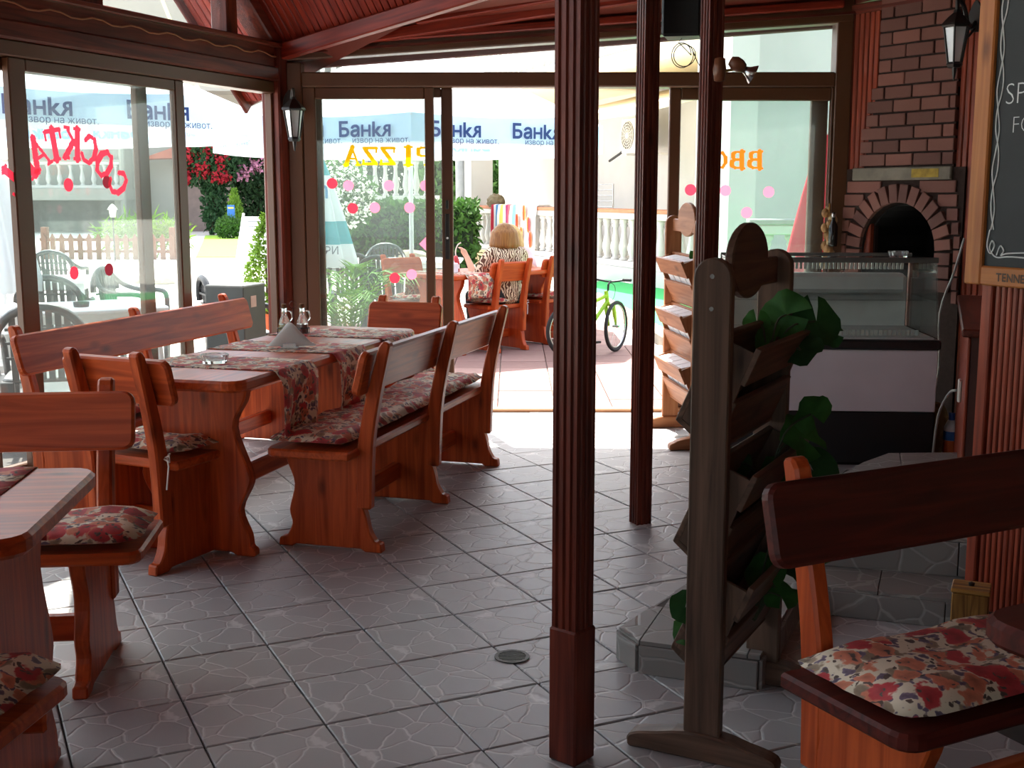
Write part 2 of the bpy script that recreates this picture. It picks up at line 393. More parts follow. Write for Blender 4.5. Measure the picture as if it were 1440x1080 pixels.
for dist, p in cands[:298]:
    rot = TH+PI/2*rnd.randrange(4)
    if first: tsrc.location = (p.x, p.y, 0); tsrc.rotation_euler = (0, 0, rot); first = False
    else: inst('tile', tsrc, fl, (p.x, p.y, rnd.uniform(-.0012, .0008)), (rnd.uniform(-.002, .002), rnd.uniform(-.002, .002), rot))
if cands[298:]:
    bm = bmesh.new()
    for dist, p in cands[298:]: addbox(bm, -.1625, .1625, -.1625, .1625, -.04, 0, Matrix.Translation((p.x, p.y, 0)) @ Matrix.Rotation(TH, 4, 'Z'))
    link('far_tiles', bm, tile_m, fl)['kind'] = 'stuff'

AL = alu()
clear = glass('clear pane', (.95, .97, .96, 1), .008)
dusty = glass('dusty pane', (.84, .90, .88, 1), .018)
red_st = cloth('red sticker film', lin(232, 50, 70), .75)
pink_st = cloth('pink sticker film', lin(255, 120, 150), .75)
maroon_st = cloth('maroon sticker film', lin(150, 40, 56), .4)
def sash(root, x0, x1, z0, z1, y, ws=.09, wt=.09, wb=.11, d=.045, pane=clear, wr=None, panecut=None):
    wr = wr or ws
    link('stile', B((x0, x0+ws, y-d/2, y+d/2, z0, z1)), AL, root, bevel=.006)
    link('stile', B((x1-wr, x1, y-d/2, y+d/2, z0, z1)), AL, root, bevel=.006)
    link('top_rail', B((x0+ws, x1-wr, y-d/2, y+d/2, z1-wt, z1)), AL, root, bevel=.006)
    link('bottom_rail', B((x0+ws, x1-wr, y-d/2, y+d/2, z0, z0+wb)), AL, root, bevel=.006)
    link('pane', B((x0+ws, x1-wr, y-.004, y+.004, z0+wb, z1-wt)), pane, root)
def disc(root, name, x, z, y, r, mat, n=24):
    bm = bmesh.new(); bm.faces.new([bm.verts.new((x+r*math.cos(2*PI*k/n), y, z+r*math.sin(2*PI*k/n))) for k in range(n)])
    return link(name, bm, mat, root)

# front wall: plane Y = 8.06, parallel to X
FY = 8.06
wf = sgroup('wall_front', 'glazed front wall with brown frames and a wide open doorway')
link('corner_post', B((-1.60, -1.46, FY-.06, FY+.10, 0, 2.40)), dark('z'), wf, bevel=.01)
link('jamb', B((-1.46, -1.365, FY-.07, FY+.07, 0, 2.30)), AL, wf, bevel=.006)
link('jamb', B((2.095, 2.20, FY-.07, FY+.07, 0, 2.60)), AL, wf, bevel=.006)
link('transom_bar', B((-1.365, 2.095, FY-.07, FY+.07, 2.145, 2.24)), AL, wf, bevel=.008)
bm = bmesh.new(); addprism(bm, [(-1.46, 2.31), (2.20, 2.555), (2.20, 2.70), (-1.46, 2.40)], FY-.075, FY+.06, 'xz'); link('top_frame', bm, AL, wf, bevel=.008)
bm = bmesh.new(); addprism(bm, [(-1.46, 2.345), (2.20, 2.60), (2.20, 2.615), (-1.46, 2.36)], FY-.1, FY-.075, 'xz'); link('trim_strip', bm, dark('x'), wf)
link('threshold', B((-1.46, 2.20, FY-.05, FY+.05, -.012, .022)), plain('worn wooden threshold', lin(170, 120, 78), .6), wf, bevel=.008)
bm = bmesh.new(); addprism(bm, [(-1.365, 2.24), (2.095, 2.24), (2.095, 2.55), (-1.365, 2.315)], FY-.004, FY+.004, 'xz')
wt_ = sgroup('window_1', 'long low transom window above the front doorway'); link('pane', bm, clear, wt_)
d1 = sgroup('door_1', 'outer sliding glass leaf at left of doorway, black lock on its edge')
sash(d1, -1.345, -.392, .024, 2.145, FY+.035, .095, .06, .12, wr=.075, pane=clear)
link('lock_plate', B((-.445, -.415, FY-.001, FY+.012, 1.03, 1.33)), black(), d1, bevel=.004)
link('latch', B((-.44, -.42, FY-.012, FY+.0, 1.36, 1.42)), black(), d1, bevel=.004)
link('keyhole', tube([(-.43, FY-.006, 1.17), (-.43, FY+.002, 1.17)], .008, 10), steel(), d1)
d2 = sgroup('door_2', 'inner sliding glass leaf at left with pizza lettering and dot stickers')
sash(d2, -1.365, -.51, .024, 2.145, FY-.035, .085, .075, .12, wr=.06, pane=dusty)
d3 = sgroup('door_3', 'outer sliding glass leaf at right edge of the open doorway')
sash(d3, 1.035, 2.075, .024, 2.145, FY+.035, .075, .075, .12, wr=.11, pane=clear)
d4 = sgroup('door_4', 'inner sliding glass leaf at right with barbecue lettering and dot stickers')
sash(d4, 1.215, 2.095, .024, 2.145, FY-.035, .085, .085, .12, wr=.02, pane=dusty)
def at_front(x, y, off=-.035-.006):
    p = D(x, y, FY+off); return p.x, p.z
yel = cloth('yellow letter film', lin(240, 170, 10), .75); org = cloth('orange letter film', lin(238, 96, 24), .75)
def serif_word(root, name, word, M, mat, size, extra):
    o = text_obj(name, word, size, mat, root, M, .001, size*.035)
    return o
# hand-cut letters: lists of strokes ((x0,y0,x1,y1,width)) in a 1 x 1 box, with slab serifs
STROKES = {
 'P': ([(.2, 0, .2, 1, .2), (.1, .98, .6, .98, .1), (.6, .98, .78, .86, .13), (.78, .88, .78, .62, .2), (.78, .62, .6, .5, .13), (.6, .5, .2, .5, .1)], [(.0, .42, 0), (0, .3, 1)]),
 'I': ([(.3, 0, .3, 1, .24)], [(.02, .58, 0), (.02, .58, 1)]),
 'Z': ([(.05, .94, .85, .94, .13), (.78, .9, .15, .1, .2), (.05, .06, .9, .06, .13), (.08, .95, .08, .72, .1), (.87, .05, .87, .28, .1)], []),
 'A': ([(.1, 0, .48, 1, .1), (.45, 1, .85, 0, .22), (.25, .34, .7, .34, .1)], [(-.05, .26, 0), (.66, 1.02, 0)]),
 'B': ([(.2, 0, .2, 1, .22), (.1, .96, .6, .96, .1), (.6, .95, .74, .84, .14), (.74, .86, .74, .66, .2), (.74, .66, .6, .53, .12), (.6, .53, .2, .53, .1), (.6, .53, .82, .4, .14), (.82, .4, .82, .18, .22), (.82, .18, .62, .04, .14), (.62, .04, .1, .04, .1)], [(0, .3, 0), (0, .3, 1)]),
 'Q': ([(.12, .35, .12, .65, .2), (.12, .65, .3, .92, .16), (.3, .92, .6, .92, .1), (.6, .92, .8, .65, .16), (.8, .65, .8, .35, .2), (.8, .35, .6, .07, .16), (.6, .07, .3, .07, .1), (.3, .07, .12, .35, .16), (.5, .15, .72, -.2, .14), (.72, -.2, .95, -.18, .1)], []),
 'C': ([(.12, .35, .12, .65, .22), (.12, .65, .3, .93, .16), (.3, .93, .6, .95, .12), (.6, .95, .75, .75, .16), (.12, .35, .3, .08, .16), (.3, .08, .6, .05, .12), (.6, .05, .8, .24, .12)], []),
 'O': ([(.12, .35, .12, .65, .22), (.12, .65, .3, .93, .16), (.3, .93, .6, .93, .12), (.6, .93, .8, .65, .18), (.8, .65, .8, .35, .22), (.8, .35, .6, .07, .16), (.6, .07, .3, .07, .12), (.3, .07, .12, .35, .16)], []),
 'K': ([(.18, 0, .18, 1, .22), (.24, .42, .72, .98, .11), (.4, .56, .82, .02, .2)], [(0, .38, 0), (0, .38, 1), (.58, .95, 0), (.58, .9, 1)]),
 'T': ([(.42, 0, .42, 1, .22), (.02, .94, .82, .94, .12), (.04, .95, .04, .7, .1), (.8, .95, .8, .7, .1)], [(.22, .62, 0)]),
 'L': ([(.2, 0, .2, 1, .22), (.1, .06, .75, .06, .12), (.74, .05, .74, .32, .1)], [(0, .4, 1)]),
}
def cut_letter(root, ch, mat, M):
    st, se = STROKES[ch]; N = 44; bm = bmesh.new(); vd = {}
    segs = [(Vector((x0, y0)), Vector((x1, y1)), w_*.62) for x0, y0, x1, y1, w_ in st]+[(Vector((x0+.05, top)), Vector((x1-.05, top)), .065) for x0, x1, top in se]
    def inside(p):
        for a, b_, h in segs:
            d_ = b_-a; t_ = max(0, min(1, (p-a).dot(d_)/max(d_.length_squared, 1e-9)))
            if (p-a-d_*t_).length < h: return True
        return False
    g = lambda i, j: vd.get((i, j)) or vd.setdefault((i, j), bm.verts.new((-.3+1.6*i/N, -.4+1.7*j/N, 0)))
    for i in range(N):
        for j in range(N):
            if inside(Vector((-.3+1.6*(i+.5)/N, -.4+1.7*(j+.5)/N))): bm.faces.new((g(i, j), g(i+1, j), g(i+1, j+1), g(i, j+1)))
    bm.transform(M); return link('letter', bm, mat, root)
def letters(root, word, mat, place):
    for k, ch in enumerate(word): cut_letter(root, ch, mat, place(k))
def front_letters(root, word, mat, x_right, x_left, y_top, y_bot, tilt=0):
    n = len(word); w_ = (x_right-x_left)/n
    for k, ch in enumerate(word):
        cx = x_right-w_*k
        a = D(cx, y_bot, FY-.044); b = D(cx-w_*.92, y_bot, FY-.044); t = D(cx, y_top, FY-.044)
        M = Matrix.Translation(a) @ Matrix(((b.x-a.x, (t.x-a.x)+tilt, 0, 0), (0, 0, -1, 0), (0, t.z-a.z, 0, 0), (0, 0, 0, 1)))
        cut_letter(root, ch, mat, M)
front_letters(d2, 'PIZZA', yel, 606, 481, 207, 232, .0)
front_letters(d4, 'BBQ', org, 1073, 998, 213, 237)
for (x, y), m_ in (((467, 258), red_st), ((490, 261), pink_st), ((547, 261), pink_st), ((496, 293), red_st), ((527, 292), pink_st), ((576, 292), pink_st), ((555, 391), red_st), ((579, 386), pink_st), ((598, 261), pink_st)):
    px, pz = at_front(x, y); 
    disc(d2, 'dot_sticker', px, pz, FY-.042, .035, m_)
px, pz = at_front(597, 343); dm = disc(d2, 'diamond_sticker', px+.01, pz, FY-.042, .045, pink_st, 4)
for (x, y), m_ in (((971, 267), red_st),): px, pz = at_front(x, y, .03); disc(d3, 'dot_sticker', px, pz, FY+.028, .038, m_)
for x, y in ((1020, 268), (1081, 270), (1050, 299)): px, pz = at_front(x, y); disc(d4, 'dot_sticker', px, pz, FY-.042, .037, pink_st)

# left wall: local x runs from the corner towards the viewer, local y into the room
LW = R_(-111.7)
def lwall(name, label): return sgroup(name, label, (-1.52, 8.06, 0), LW)
wl = lwall('wall_left', 'glazed left wall of wooden beams and sliding windows')
link('corner_post', B((-.06, .13, -.06, .08, 0, 2.42)), dark('z'), wl, bevel=.012)
link('beam', B((-.02, 9, -.10, .05, 2.255, 2.40)), dark('x'), wl, bevel=.01)
link('beam', B((-.02, 9, -.10, .075, 2.175, 2.265)), dark('x'), wl, bevel=.01)
link('sill_strip', B((-.02, 9, -.10, .09, 2.385, 2.415)), dark('x'), wl, bevel=.006)
link('header_frame', B((.13, 9, -.07, .045, 2.10, 2.175)), AL, wl, bevel=.006)
link('jamb', B((.13, .15, -.02, .03, .03, 2.10)), AL, wl, bevel=.004)
link('bottom_track', B((.16, 9, -.09, .07, -.012, .03)), AL, wl, bevel=.006)
link('solid_panel', B((8.7, 12.2, -.08, .02, 0, 3.45)), plain('dark red wall', lin(74, 38, 30), .7), wl)
for s in (4.1, 6.3, 8.6): link('post', B((s, s+.14, -.08, .08, 0, 2.2)), dark('z'), wl, bevel=.01)
w2 = lwall('window_2', 'sliding window leaf with red cocktail lettering at the left'); sash(w2, 1.04, 2.38, .03, 2.10, .0, .085, .06, .1, pane=dusty, wr=.11)
w3 = lwall('window_3', 'outer sliding window leaf behind the cocktail lettering'); sash(w3, 1.31, 2.62, .03, 2.10, -.05, .09, .06, .1, pane=clear, wr=.1)
w4 = lwall('window_4', 'sliding window leaf at the far left edge'); sash(w4, 2.75, 4.1, .03, 2.10, .0, .09, .06, .1, pane=dusty)
w5 = lwall('window_5', 'sliding window leaf further along the left wall, out of view'); sash(w5, 4.24, 6.3, .03, 2.10, 0, .09, .06, .1)
w6 = lwall('window_6', 'last sliding window leaf of the left wall, out of view'); sash(w6, 6.44, 8.6, .03, 2.10, 0, .09, .06, .1)
# gable over the left wall
SL = .82
wg = lwall('window_7', 'gable window above the left wall beam')
link('mullion', B((.52, .63, -.07, .05, 2.40, 2.86)), dark('z'), wg, bevel=.008)
link('mullion', B((1.72, 1.93, -.07, .05, 2.40, 3.4)), dark('z'), wg, bevel=.008)
link('mullion', B((3.2, 3.35, -.07, .05, 2.40, 3.4)), dark('z'), wg, bevel=.008)
link('frame_strip', B((.63, 1.72, -.05, .03, 2.40, 2.425)), AL, wg)
bm = bmesh.new(); addprism(bm, [(.08, 2.41), (.52, 2.41), (.52, 2.77)], -.004, .004, 'xz'); link('pane', bm, clear, wg)
bm = bmesh.new(); addprism(bm, [(.63, 2.42), (1.72, 2.42), (1.72, 3.38), (1.25, 3.38), (.63, 2.86)], -.004, .004, 'xz'); link('pane', bm, clear, wg)
link('pane', B((1.93, 3.2, -.004, .004, 2.41, 3.38)), clear, wg)
link('pane', B((3.35, 8.7, -.004, .004, 2.41, 3.38)), clear, wg)
bm = bmesh.new(); addprism(bm, [(-.10, 2.30), (.03, 2.30), (1.38, 3.41), (1.2, 3.41)], -.09, .07, 'xz'); link('rake_beam', bm, dark('x'), wg, bevel=.01)
# cable along the left beam
def lw(s, y, z):
    v = Matrix.Rotation(LW, 4, 'Z') @ Vector((s, y, z)); return Vector((v.x-1.52, v.y+8.06, v.z))
cab = []
zs = 2.30
for k in range(0, 46):
    s = .03+k*.075; cab.append(lw(s, .062, 2.335+.012*math.cos(2*PI*s/.3)))
wire = plain('beige cable', lin(150, 96, 66), .5)
tag(link('cable', tube(cab, .005, 6), wire), 'thin brown cable clipped along the left wall beam', 'cable')

# roof
O_ = Vector((-1.52, 8.06, 2.37)); hv = Vector((.913, -.407, 0)); gv = Vector((-.407, -.913, .925))
nv = hv.cross(gv).normalized()
if nv.z < 0: nv = -nv
def roofpt(a, b, t=0): return O_+hv*a+gv*b+nv*t
ce = struct('ceiling', bmesh.new(), ceilw('x'), 'red stained plank ceiling over rafters')
bm = bmesh.new()
def slab(bm, pts, t):
    A = [bm.verts.new(p) for p in pts]; Bq = [bm.verts.new(p+Vector((0, 0, t))) for p in pts]
    fs = [bm.faces.new(A), bm.faces.new(Bq[::-1])]
    for i in range(len(pts)): fs.append(bm.faces.new((A[i], Bq[i], Bq[(i+1) % len(pts)], A[(i+1) % len(pts)])))
    bmesh.ops.recalc_face_normals(bm, faces=fs)
slab(bm, [roofpt(-.5, -.35, .03), roofpt(0, -.2, .03), roofpt(1.53, .26, .03), roofpt(6.5, 1.11, .03), roofpt(-.5, 1.11, .03)], .1)
z0 = lambda X, Y: 2.395+.0704*(X+1.5)-.1734*(Y-8.06)
slab(bm, [Vector((x, y, z0(x, y)+.03)) for x, y in ((-1.75, 8.42), (2.9, 8.42), (4.5, 7.0), (4.5, 4.0), (-.21, 7.2))], .1)
slab(bm, [Vector((x, y, 3.4)) for x, y in ((-1.9, 7.2), (4.8, 4.4), (4.8, -3.2), (-6.3, -3.2))], .1)
slab(bm, [Vector(p) for p in ((2.17, 8.06, 2.66), (4.5, 4.4, 2.9), (4.6, 4.4, 3.6), (2.27, 8.2, 3.0))], .1)
ce_slab = link('ceiling_board', bm, plain('roof decking', lin(110, 44, 30), .5), ce)
a = -.49; k = 0
while a < 2.7:
    b0 = .17*a+.02 if a > 0 else -.3
    p0, p1 = roofpt(a+.024, b0), roofpt(a+.024, 1.1)
    L_ = (p1-p0).length
    bm = bmesh.new(); addbox(bm, 0, L_, -.0235, .0235, 0, .016)
    for e in bm.edges: pass
    o = link('plank', bm, ceilw('x'), ce, bevel=.004)
    X = (p1-p0).normalized(); M = Matrix((X, nv.cross(X), nv)).transposed().to_4x4(); M.translation = p0
    o.matrix_world = M; a += .05; k += 1
def beam_between(name, p, q, w_, h_, mat, parent=None, bevel=.008):
    p, q = Vector(p), Vector(q); X = (q-p).normalized(); Z = Vector((0, 0, 1)); Y = Z.cross(X).normalized(); Z = X.cross(Y)
    bm = bmesh.new(); addbox(bm, 0, (q-p).length, -w_/2, w_/2, -h_/2, h_/2)
    o = link(name, bm, mat, parent, bevel=bevel); M = Matrix((X, Y, Z)).transposed().to_4x4(); M.translation = p; o.matrix_world = M
    return o
rb = ceilw('x')
beam_between('rafter', (-1.50, 8.0, 2.36), (.35, 6.80, 2.70), .07, .10, rb, ce)
beam_between('rafter', (-1.05, 7.93, 2.43), (2.12, 7.55, 2.83), .06, .07, rb, ce)
beam_between('rafter', (-1.2, 7.97, 2.425), (2.12, 7.97, 2.66), .08, .05, rb, ce)
beam_between('rafter', (-.6, 7.78, 2.54), (2.3, 7.2, 2.93), .06, .07, rb, ce)
beam_between('rafter', (0.2, 7.1, 2.71), (2.5, 6.7, 2.95), .06, .09, rb, ce)
fas = plain('purple brown fascia', lin(104, 66, 72), .6)
beam_between('fascia', (-1.9, 8.44, 2.33), (2.95, 8.44, 2.69), .025, .13, fas, ce)
pf, qf = roofpt(-.5, -.35, .02), roofpt(-.5, 1.12, .02)
beam_between('fascia', pf, qf, .03, .14, dark('x'), ce)
cab2 = [Vector((-.98+.1*k, 7.90-.0122*k, 2.452+.0127*k-.006*abs(math.sin(k*.75)))) for k in range(32)]
tag(link('cable', tube(cab2, .006, 6), plain('yellow cable', lin(190, 150, 90), .5)), 'pair of yellowish cables clipped under the rafter above the doorway', 'cable')

# right wall along e = (.54,-.84), local x along it, local -y faces the room
RW = math.atan2(-.84, .54)
def rwall(name, label, x=2.19, y=8.06): return sgroup(name, label, (x, y, 0), RW)
wr_ = rwall('wall_right', 'red brown boarded wall at the right of the doorway')
link('wall_board', B((.0, 4.3, .6, .7, 0, 3.3)), plain('dark red wall', lin(74, 38, 30), .7), wr_)
cm = clad('z')
for k in range(7):
    link('plank', B((-.02+.041*k, .017+.041*k, -.02, .02, .85, 2.62)), cm, wr_, bevel=.006)
for k in range(9):
    link('plank', B((.885+.041*k, .922+.041*k, -.02, .02, 0, 2.62)), cm, wr_, bevel=.006)
link('backing_board', B((-.02, .27, .02, .05, 0, 2.62)), plain('shadow gap', lin(40, 18, 14), .8), wr_)
link('backing_board', B((.885, 1.26, .02, .05, 0, 2.62)), plain('shadow gap', lin(40, 18, 14), .8), wr_)
link('cornice', B((-.03, 1.26, -.05, .02, 2.60, 2.66)), dark('x'), wr_, bevel=.01)
wb_ = struct('wall_back', B((-6.6, -4.2, -3.2, -3.1, 0, 3.6), (.2, 4.7, -3.2, -3.1, 0, 3.6), (-4.2, .2, -3.2, -3.1, 0, .8), (-4.2, .2, -3.2, -3.1, 2.3, 3.6)), plain('warm plaster wall', lin(190, 160, 134), .8), 'plain wall behind the viewer')
w8 = sgroup('fill_window', 'added window behind the viewer, lets in extra light'); link('pane', B((-4.2, .2, -3.155, -3.145, .8, 2.3)), clear, w8)  # unseen opening added in the back wall to lift the light inside
gb_ = struct('ground', prism([(-14, -3.2), (-14, -16), (10, -16), (10, -3.2)], -.3, -.03, 'xy'), plain('pale concrete', lin(214, 208, 198), .9, 0, .06, 2), 'pale yard behind the building')
we_ = struct('wall_east', B((4.5, 4.6, -3.1, 5.0, 0, 3.6)), plain('warm plaster wall', lin(190, 160, 134), .8), 'plain wall at far right')
# slatted partition carrying the chalkboard
SW = math.atan2(-.93, .37)
ws_ = sgroup('wall_partition', 'partition of narrow upright red brown slats at the right', (1.56, 3.87, 0), SW)
link('edge_post', B((-.05, -.004, -.015, .06, .09, 1.9)), clad('z'), ws_, bevel=.004)
for k in range(45): link('slat', B((.002+.0245*k, .0215+.0245*k, -.006, .02, .09, 1.9)), cm, ws_, bevel=.004)
link('backing_board', B((0, 1.1, .02, .06, .0, 1.9)), plain('shadow gap', lin(40, 18, 14), .8), ws_)

# raised platform steps
step_m = tilemat('step tile', lin(118, 112, 108), lin(132, 127, 122), lin(150, 146, 140), 8, .5)
def platform(name, pts, z0_, z1_, label):
    o = struct(name, prism(pts, z0_, z1_-.012, 'xy'), grout, label)
    # nosing tiles along the rim
    n_ = len(pts)
    for i in range(n_):
        a_, b_ = Vector(pts[i]), Vector(pts[(i+1) % n_]); L_ = (b_-a_).length
        if L_ < .08: continue
        d_ = (b_-a_)/L_; m_ = max(1, round(L_/.33))
        for q in range(m_):
            x0_, x1_ = L_*q/m_+.002, L_*(q+1)/m_-.002
            bm = bmesh.new(); addbox(bm, x0_, x1_, -.012, -.0005, z0_-.0, z1_-.012)
            M = Matrix.Translation((a_.x, a_.y, 0)) @ Matrix.Rotation(math.atan2(d_.y, d_.x), 4, 'Z'); bm.transform(M)
            link('riser_tile', bm, step_m, o, bevel=.002)
    return o
P1 = [(.39, 3.52), (.73, 3.385), (1.02, 4.07), (1.47, 3.91), (2.9, 3.42), (2.9, 5.9), (1.68, 5.9), (.93, 4.57), (.34, 3.64)]
p1 = platform('floor_step', P1, 0, .10, 'low tiled step in front of the raised platform')
P2 = [(1.13, 4.30), (1.6, 4.16), (2.9, 3.8), (2.9, 5.75), (1.80, 5.62), (1.62, 5.42), (1.47, 5.2)]
p2 = platform('floor_step', P2, .10, .235, 'upper tiled step beside the display counter')
def in_poly(p, P):
    c = False
    for i in range(len(P)):
        a_, b_ = P[i], P[i-1]
        if (a_[1] > p[1]) != (b_[1] > p[1]) and p[0] < (b_[0]-a_[0])*(p[1]-a_[1])/(b_[1]-a_[1])+a_[0]: c = not c
    return c
def clip(poly, P):
    """clip convex poly against CCW convex-ish pieces: simple half-plane clip on every edge of convex P"""
    out = list(poly)
    for i in range(len(P)):
        a_, b_ = Vector(P[i]), Vector(P[(i+1) % len(P)]); nn = Vector((-(b_-a_).y, (b_-a_).x)); inp, out = out, []
        for k_ in range(len(inp)):
            p_, q_ = Vector(inp[k_-1]), Vector(inp[k_]); dp, dq = (p_-a_).dot(nn), (q_-a_).dot(nn)
            if (dp >= 0) != (dq >= 0): out.append(tuple(p_+(q_-p_)*(dp/(dp-dq))))
            if dq >= 0: out.append(tuple(q_))
        if len(out) < 3: return []
    return out
def top_tiles(o, pieces, z, ang, org):
    c_, s_ = math.cos(ang), math.sin(ang)
    for P in pieces:
        for i in range(-14, 14):
            for j in range(-14, 14):
                q = []
                for u, v in ((.006, .006), (.994, .006), (.994, .994), (.006, .994)):
                    X, Y = (i+u)*.33, (j+v)*.33; q.append((org[0]+X*c_-Y*s_, org[1]+X*s_+Y*c_))
                r_ = clip(q, P)
                if len(r_) < 3: continue
                ar = abs(sum(r_[k_-1][0]*r_[k_][1]-r_[k_][0]*r_[k_-1][1] for k_ in range(len(r_))))/2
                if ar < .004: continue
                bm = bmesh.new(); addprism(bm, r_, z-.02, z, 'xy'); link('tile', bm, step_m, o)
top_tiles(p1, [[(.39, 3.52), (.73, 3.385), (1.02, 4.07), (.93, 4.57), (.34, 3.64)], [(1.02, 4.07), (1.47, 3.91), (2.2, 3.65), (1.7, 5.8), (.93, 4.57)]], .10, R_(-20), (.39, 3.52))
top_tiles(p2, [[(1.13, 4.30), (1.6, 4.16), (2.4, 3.95), (2.4, 5.65), (1.80, 5.62), (1.62, 5.42), (1.47, 5.2)]], .235, R_(-16), (1.13, 4.3))
# cocktail lettering and dots on the left window leaf
def lplane(x, y, off=.02):
    n = Vector((.929, -.37, 0)); p0 = Vector((-1.52, 8.06, 0))+n*off
    d = D(x, y, 1.)-Vector((0, 0, EYE)); t = (p0-Vector((0, 0, EYE))).dot(n)/d.dot(n)
    p = Vector((0, 0, EYE))+d*t; q = Matrix.Rotation(-LW, 4, 'Z') @ (p-Vector((-1.52, 8.06, 0))); return q.x, q.z
for ch, x, y, ph in (('C', 168, 258, 62), ('O', 149, 231, 42), ('C', 128, 211, 22), ('K', 104, 202, 4), ('T', 78, 203, -10), ('A', 57, 214, -26), ('I', 37, 233, -44), ('L', 20, 258, -58)):
    s, z = lplane(x, y); f = R_(ph); hh, ww = .150, .135
    xv, up = Vector((math.cos(f), 0, math.sin(f))), Vector((-math.sin(f), 0, math.cos(f)))
    o_ = Vector((s, .012, z))-xv*ww*.42-up*hh*.5
    M = Matrix(((xv.x*ww, up.x*hh, 0, o_.x), (0, 0, 1, o_.y), (xv.z*ww, up.z*hh, 0, o_.z), (0, 0, 0, 1)))
    cut_letter(w2, ch, red_st, M)
for x, y, m_ in ((98, 260, red_st), (152, 256, maroon_st), (106, 384, red_st), (155, 379, maroon_st)):
    s, z = lplane(x, y); disc(w2, 'dot_sticker', s, z, .012, .034, m_)

# ------------------------------------------------------------------ pine furniture
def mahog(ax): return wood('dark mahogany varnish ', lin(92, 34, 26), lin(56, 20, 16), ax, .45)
def panel_pts(D_, H_):
    """side profile of an end board: broad foot, narrow waist, broad hip"""
    front = smoothpts([(.02, .045), (.045, .10), (.035, .16), (.06, .27), (.03, .36), (.02, H_)], 4)
    back = smoothpts([(D_-.02, H_), (D_-.03, .36), (D_-.07, .27), (D_-.035, .16), (D_-.02, .09), (D_+.005, .045)], 4)
    foot = [(D_+.03, .04), (D_+.035, 0), (D_-.04, 0), (D_-.06, .012), (.06, .012), (.04, 0), (-.02, 0), (-.015, .035)]
    return front+back+foot
def bowed(p, nseg=6): return p
def cushion(name, L_, D_, t, parent=None, seed=0, mat=None):
    r = random.Random(seed); nx, ny = max(6, int(L_/.07)), 8
    bm = bmesh.new(); grid = {}
    for top in (0, 1):
        for i in range(nx+1):
            for j in range(ny+1):
                u, v = i/nx, j/ny
                e = min(1, min(u*L_, (1-u)*L_, v*D_, (1-v)*D_)/.05); e = math.sqrt(max(0, 1-(1-e)**2))
                x, y = u*L_, v*D_
                if i in (0, nx) or j in (0, ny):
                    x += r.uniform(-.004, .004); y += r.uniform(-.004, .004)
                    # rounded corners
                    if i in (0, nx) and j in (0, ny): x += (.018 if i == 0 else -.018); y += (.018 if j == 0 else -.018)
                wv = .006*math.sin(u*L_*21+seed)+.004*math.sin(v*23+seed*2)
                z = t*.35+(t*.65*e+wv*e if top else -t*.35*e)
                if (i in (0, nx) or j in (0, ny)) and top: continue
                grid[(top, i, j)] = bm.verts.new((x, y, z))
    g = lambda top, i, j: grid.get((top, i, j)) or grid[(0, i, j)]
    for top in (0, 1):
        for i in range(nx):
            for j in range(ny):
                q = [g(top, i, j), g(top, i+1, j), g(top, i+1, j+1), g(top, i, j+1)]
                if top == 0: q = q[::-1]
                bm.faces.new(q)
    return link(name, bm, mat or floral(), parent, smooth=True)
def add_ties(cu, spots):
    for k, (x, y) in enumerate(spots):
        bm = bmesh.new()
        addtube(bm, [(x, y, .01), (x+.01, y+.03, .0), (x+.015, y+.045, -.06), (x+.005, y+.05, -.15)], .0035, 5)
        addtube(bm, [(x, y, .01), (x-.015, y+.035, .0), (x-.03, y+.045, -.03), (x-.02, y+.05, -.12)], .0035, 5)
        addtube(bm, [(x, y+.03, .0), (x-.035, y+.045, .015), (x-.04, y+.05, -.01), (x, y+.035, -.005)], .0035, 5)
        link('tie', bm, plain('white cord', lin(230, 226, 220), .8), cu)
def seat_unit(name, label, cat, L_, panels, loc, rz, group=None, W=pine, D_=.41, posts=None, rail=None, top=.875, clabel=None, cgroup=None, cush=True, railz=(.655, .835), seed=1, seatx=None, W2=None):
    """bench or chair: front towards local -y, back rest towards +y"""
    t = thing(name, label, cat, loc, rz, group)
    tp = .045; W2 = W2 or W
    for x in panels: link('side_panel', prism(panel_pts(D_, .40), x-tp/2, x+tp/2), W('z'), t, bevel=.006)
    sx0, sx1 = seatx or (0, L_)
    link('seat', prism([(sx0+a, b) for a, b in rrect(sx1-sx0, D_-.035, .05, 0, -.02, corners=(0, 0, 1, 1))], .40, .437, 'xy'), W2('x'), t, bevel=.008)
    for x in (panels if posts is None else posts):
        p = smoothpts([(D_-.075, .18), (D_-.07, .40), (D_-.035, .60), (D_+.035, top-.02)], 5)
        q = smoothpts([(D_+.085, top-.012), (D_+.03, .62), (D_+.002, .44), (D_-.01, .18)], 5)
        pts = p+[(D_+.05, top)]+[(D_+.075, top-.001)]+q
        link('post', prism(pts, x-.024, x+.024), W('z'), t, bevel=.009)
    r0, r1 = rail or (0, L_)
    lean = .07/.27; zr0, zr1 = railz
    yb = D_-.035+(zr0-.60)*lean
    M = Matrix.Translation((r0, yb-.004, zr0)) @ Matrix.Rotation(-math.atan(lean), 4, 'X')
    link('back_rail', prism(rrect(r1-r0, (zr1-zr0)*1.03, .035), -.036, 0, 'xz', M), W2('x'), t, bevel=.008)
    link('stretcher', B((panels[0], panels[-1], D_*.45-.02, D_*.45+.02, .11, .19)), W('x'), t, bevel=.006)
    if cush:
        cu = cushion('seat_cushion', (sx1-sx0)-.01, D_-.055, .045, None, seed)
        M = Matrix.Translation(loc) @ Matrix.Rotation(rz, 4, 'Z') @ Matrix.Translation((sx0+.005, -.02, .4545))
        cu.matrix_world = M; tag(cu, clabel, 'cushion', cgroup)
        return t, cu
    return t, None
def back_rot(bx, by): return math.atan2(-bx, by)
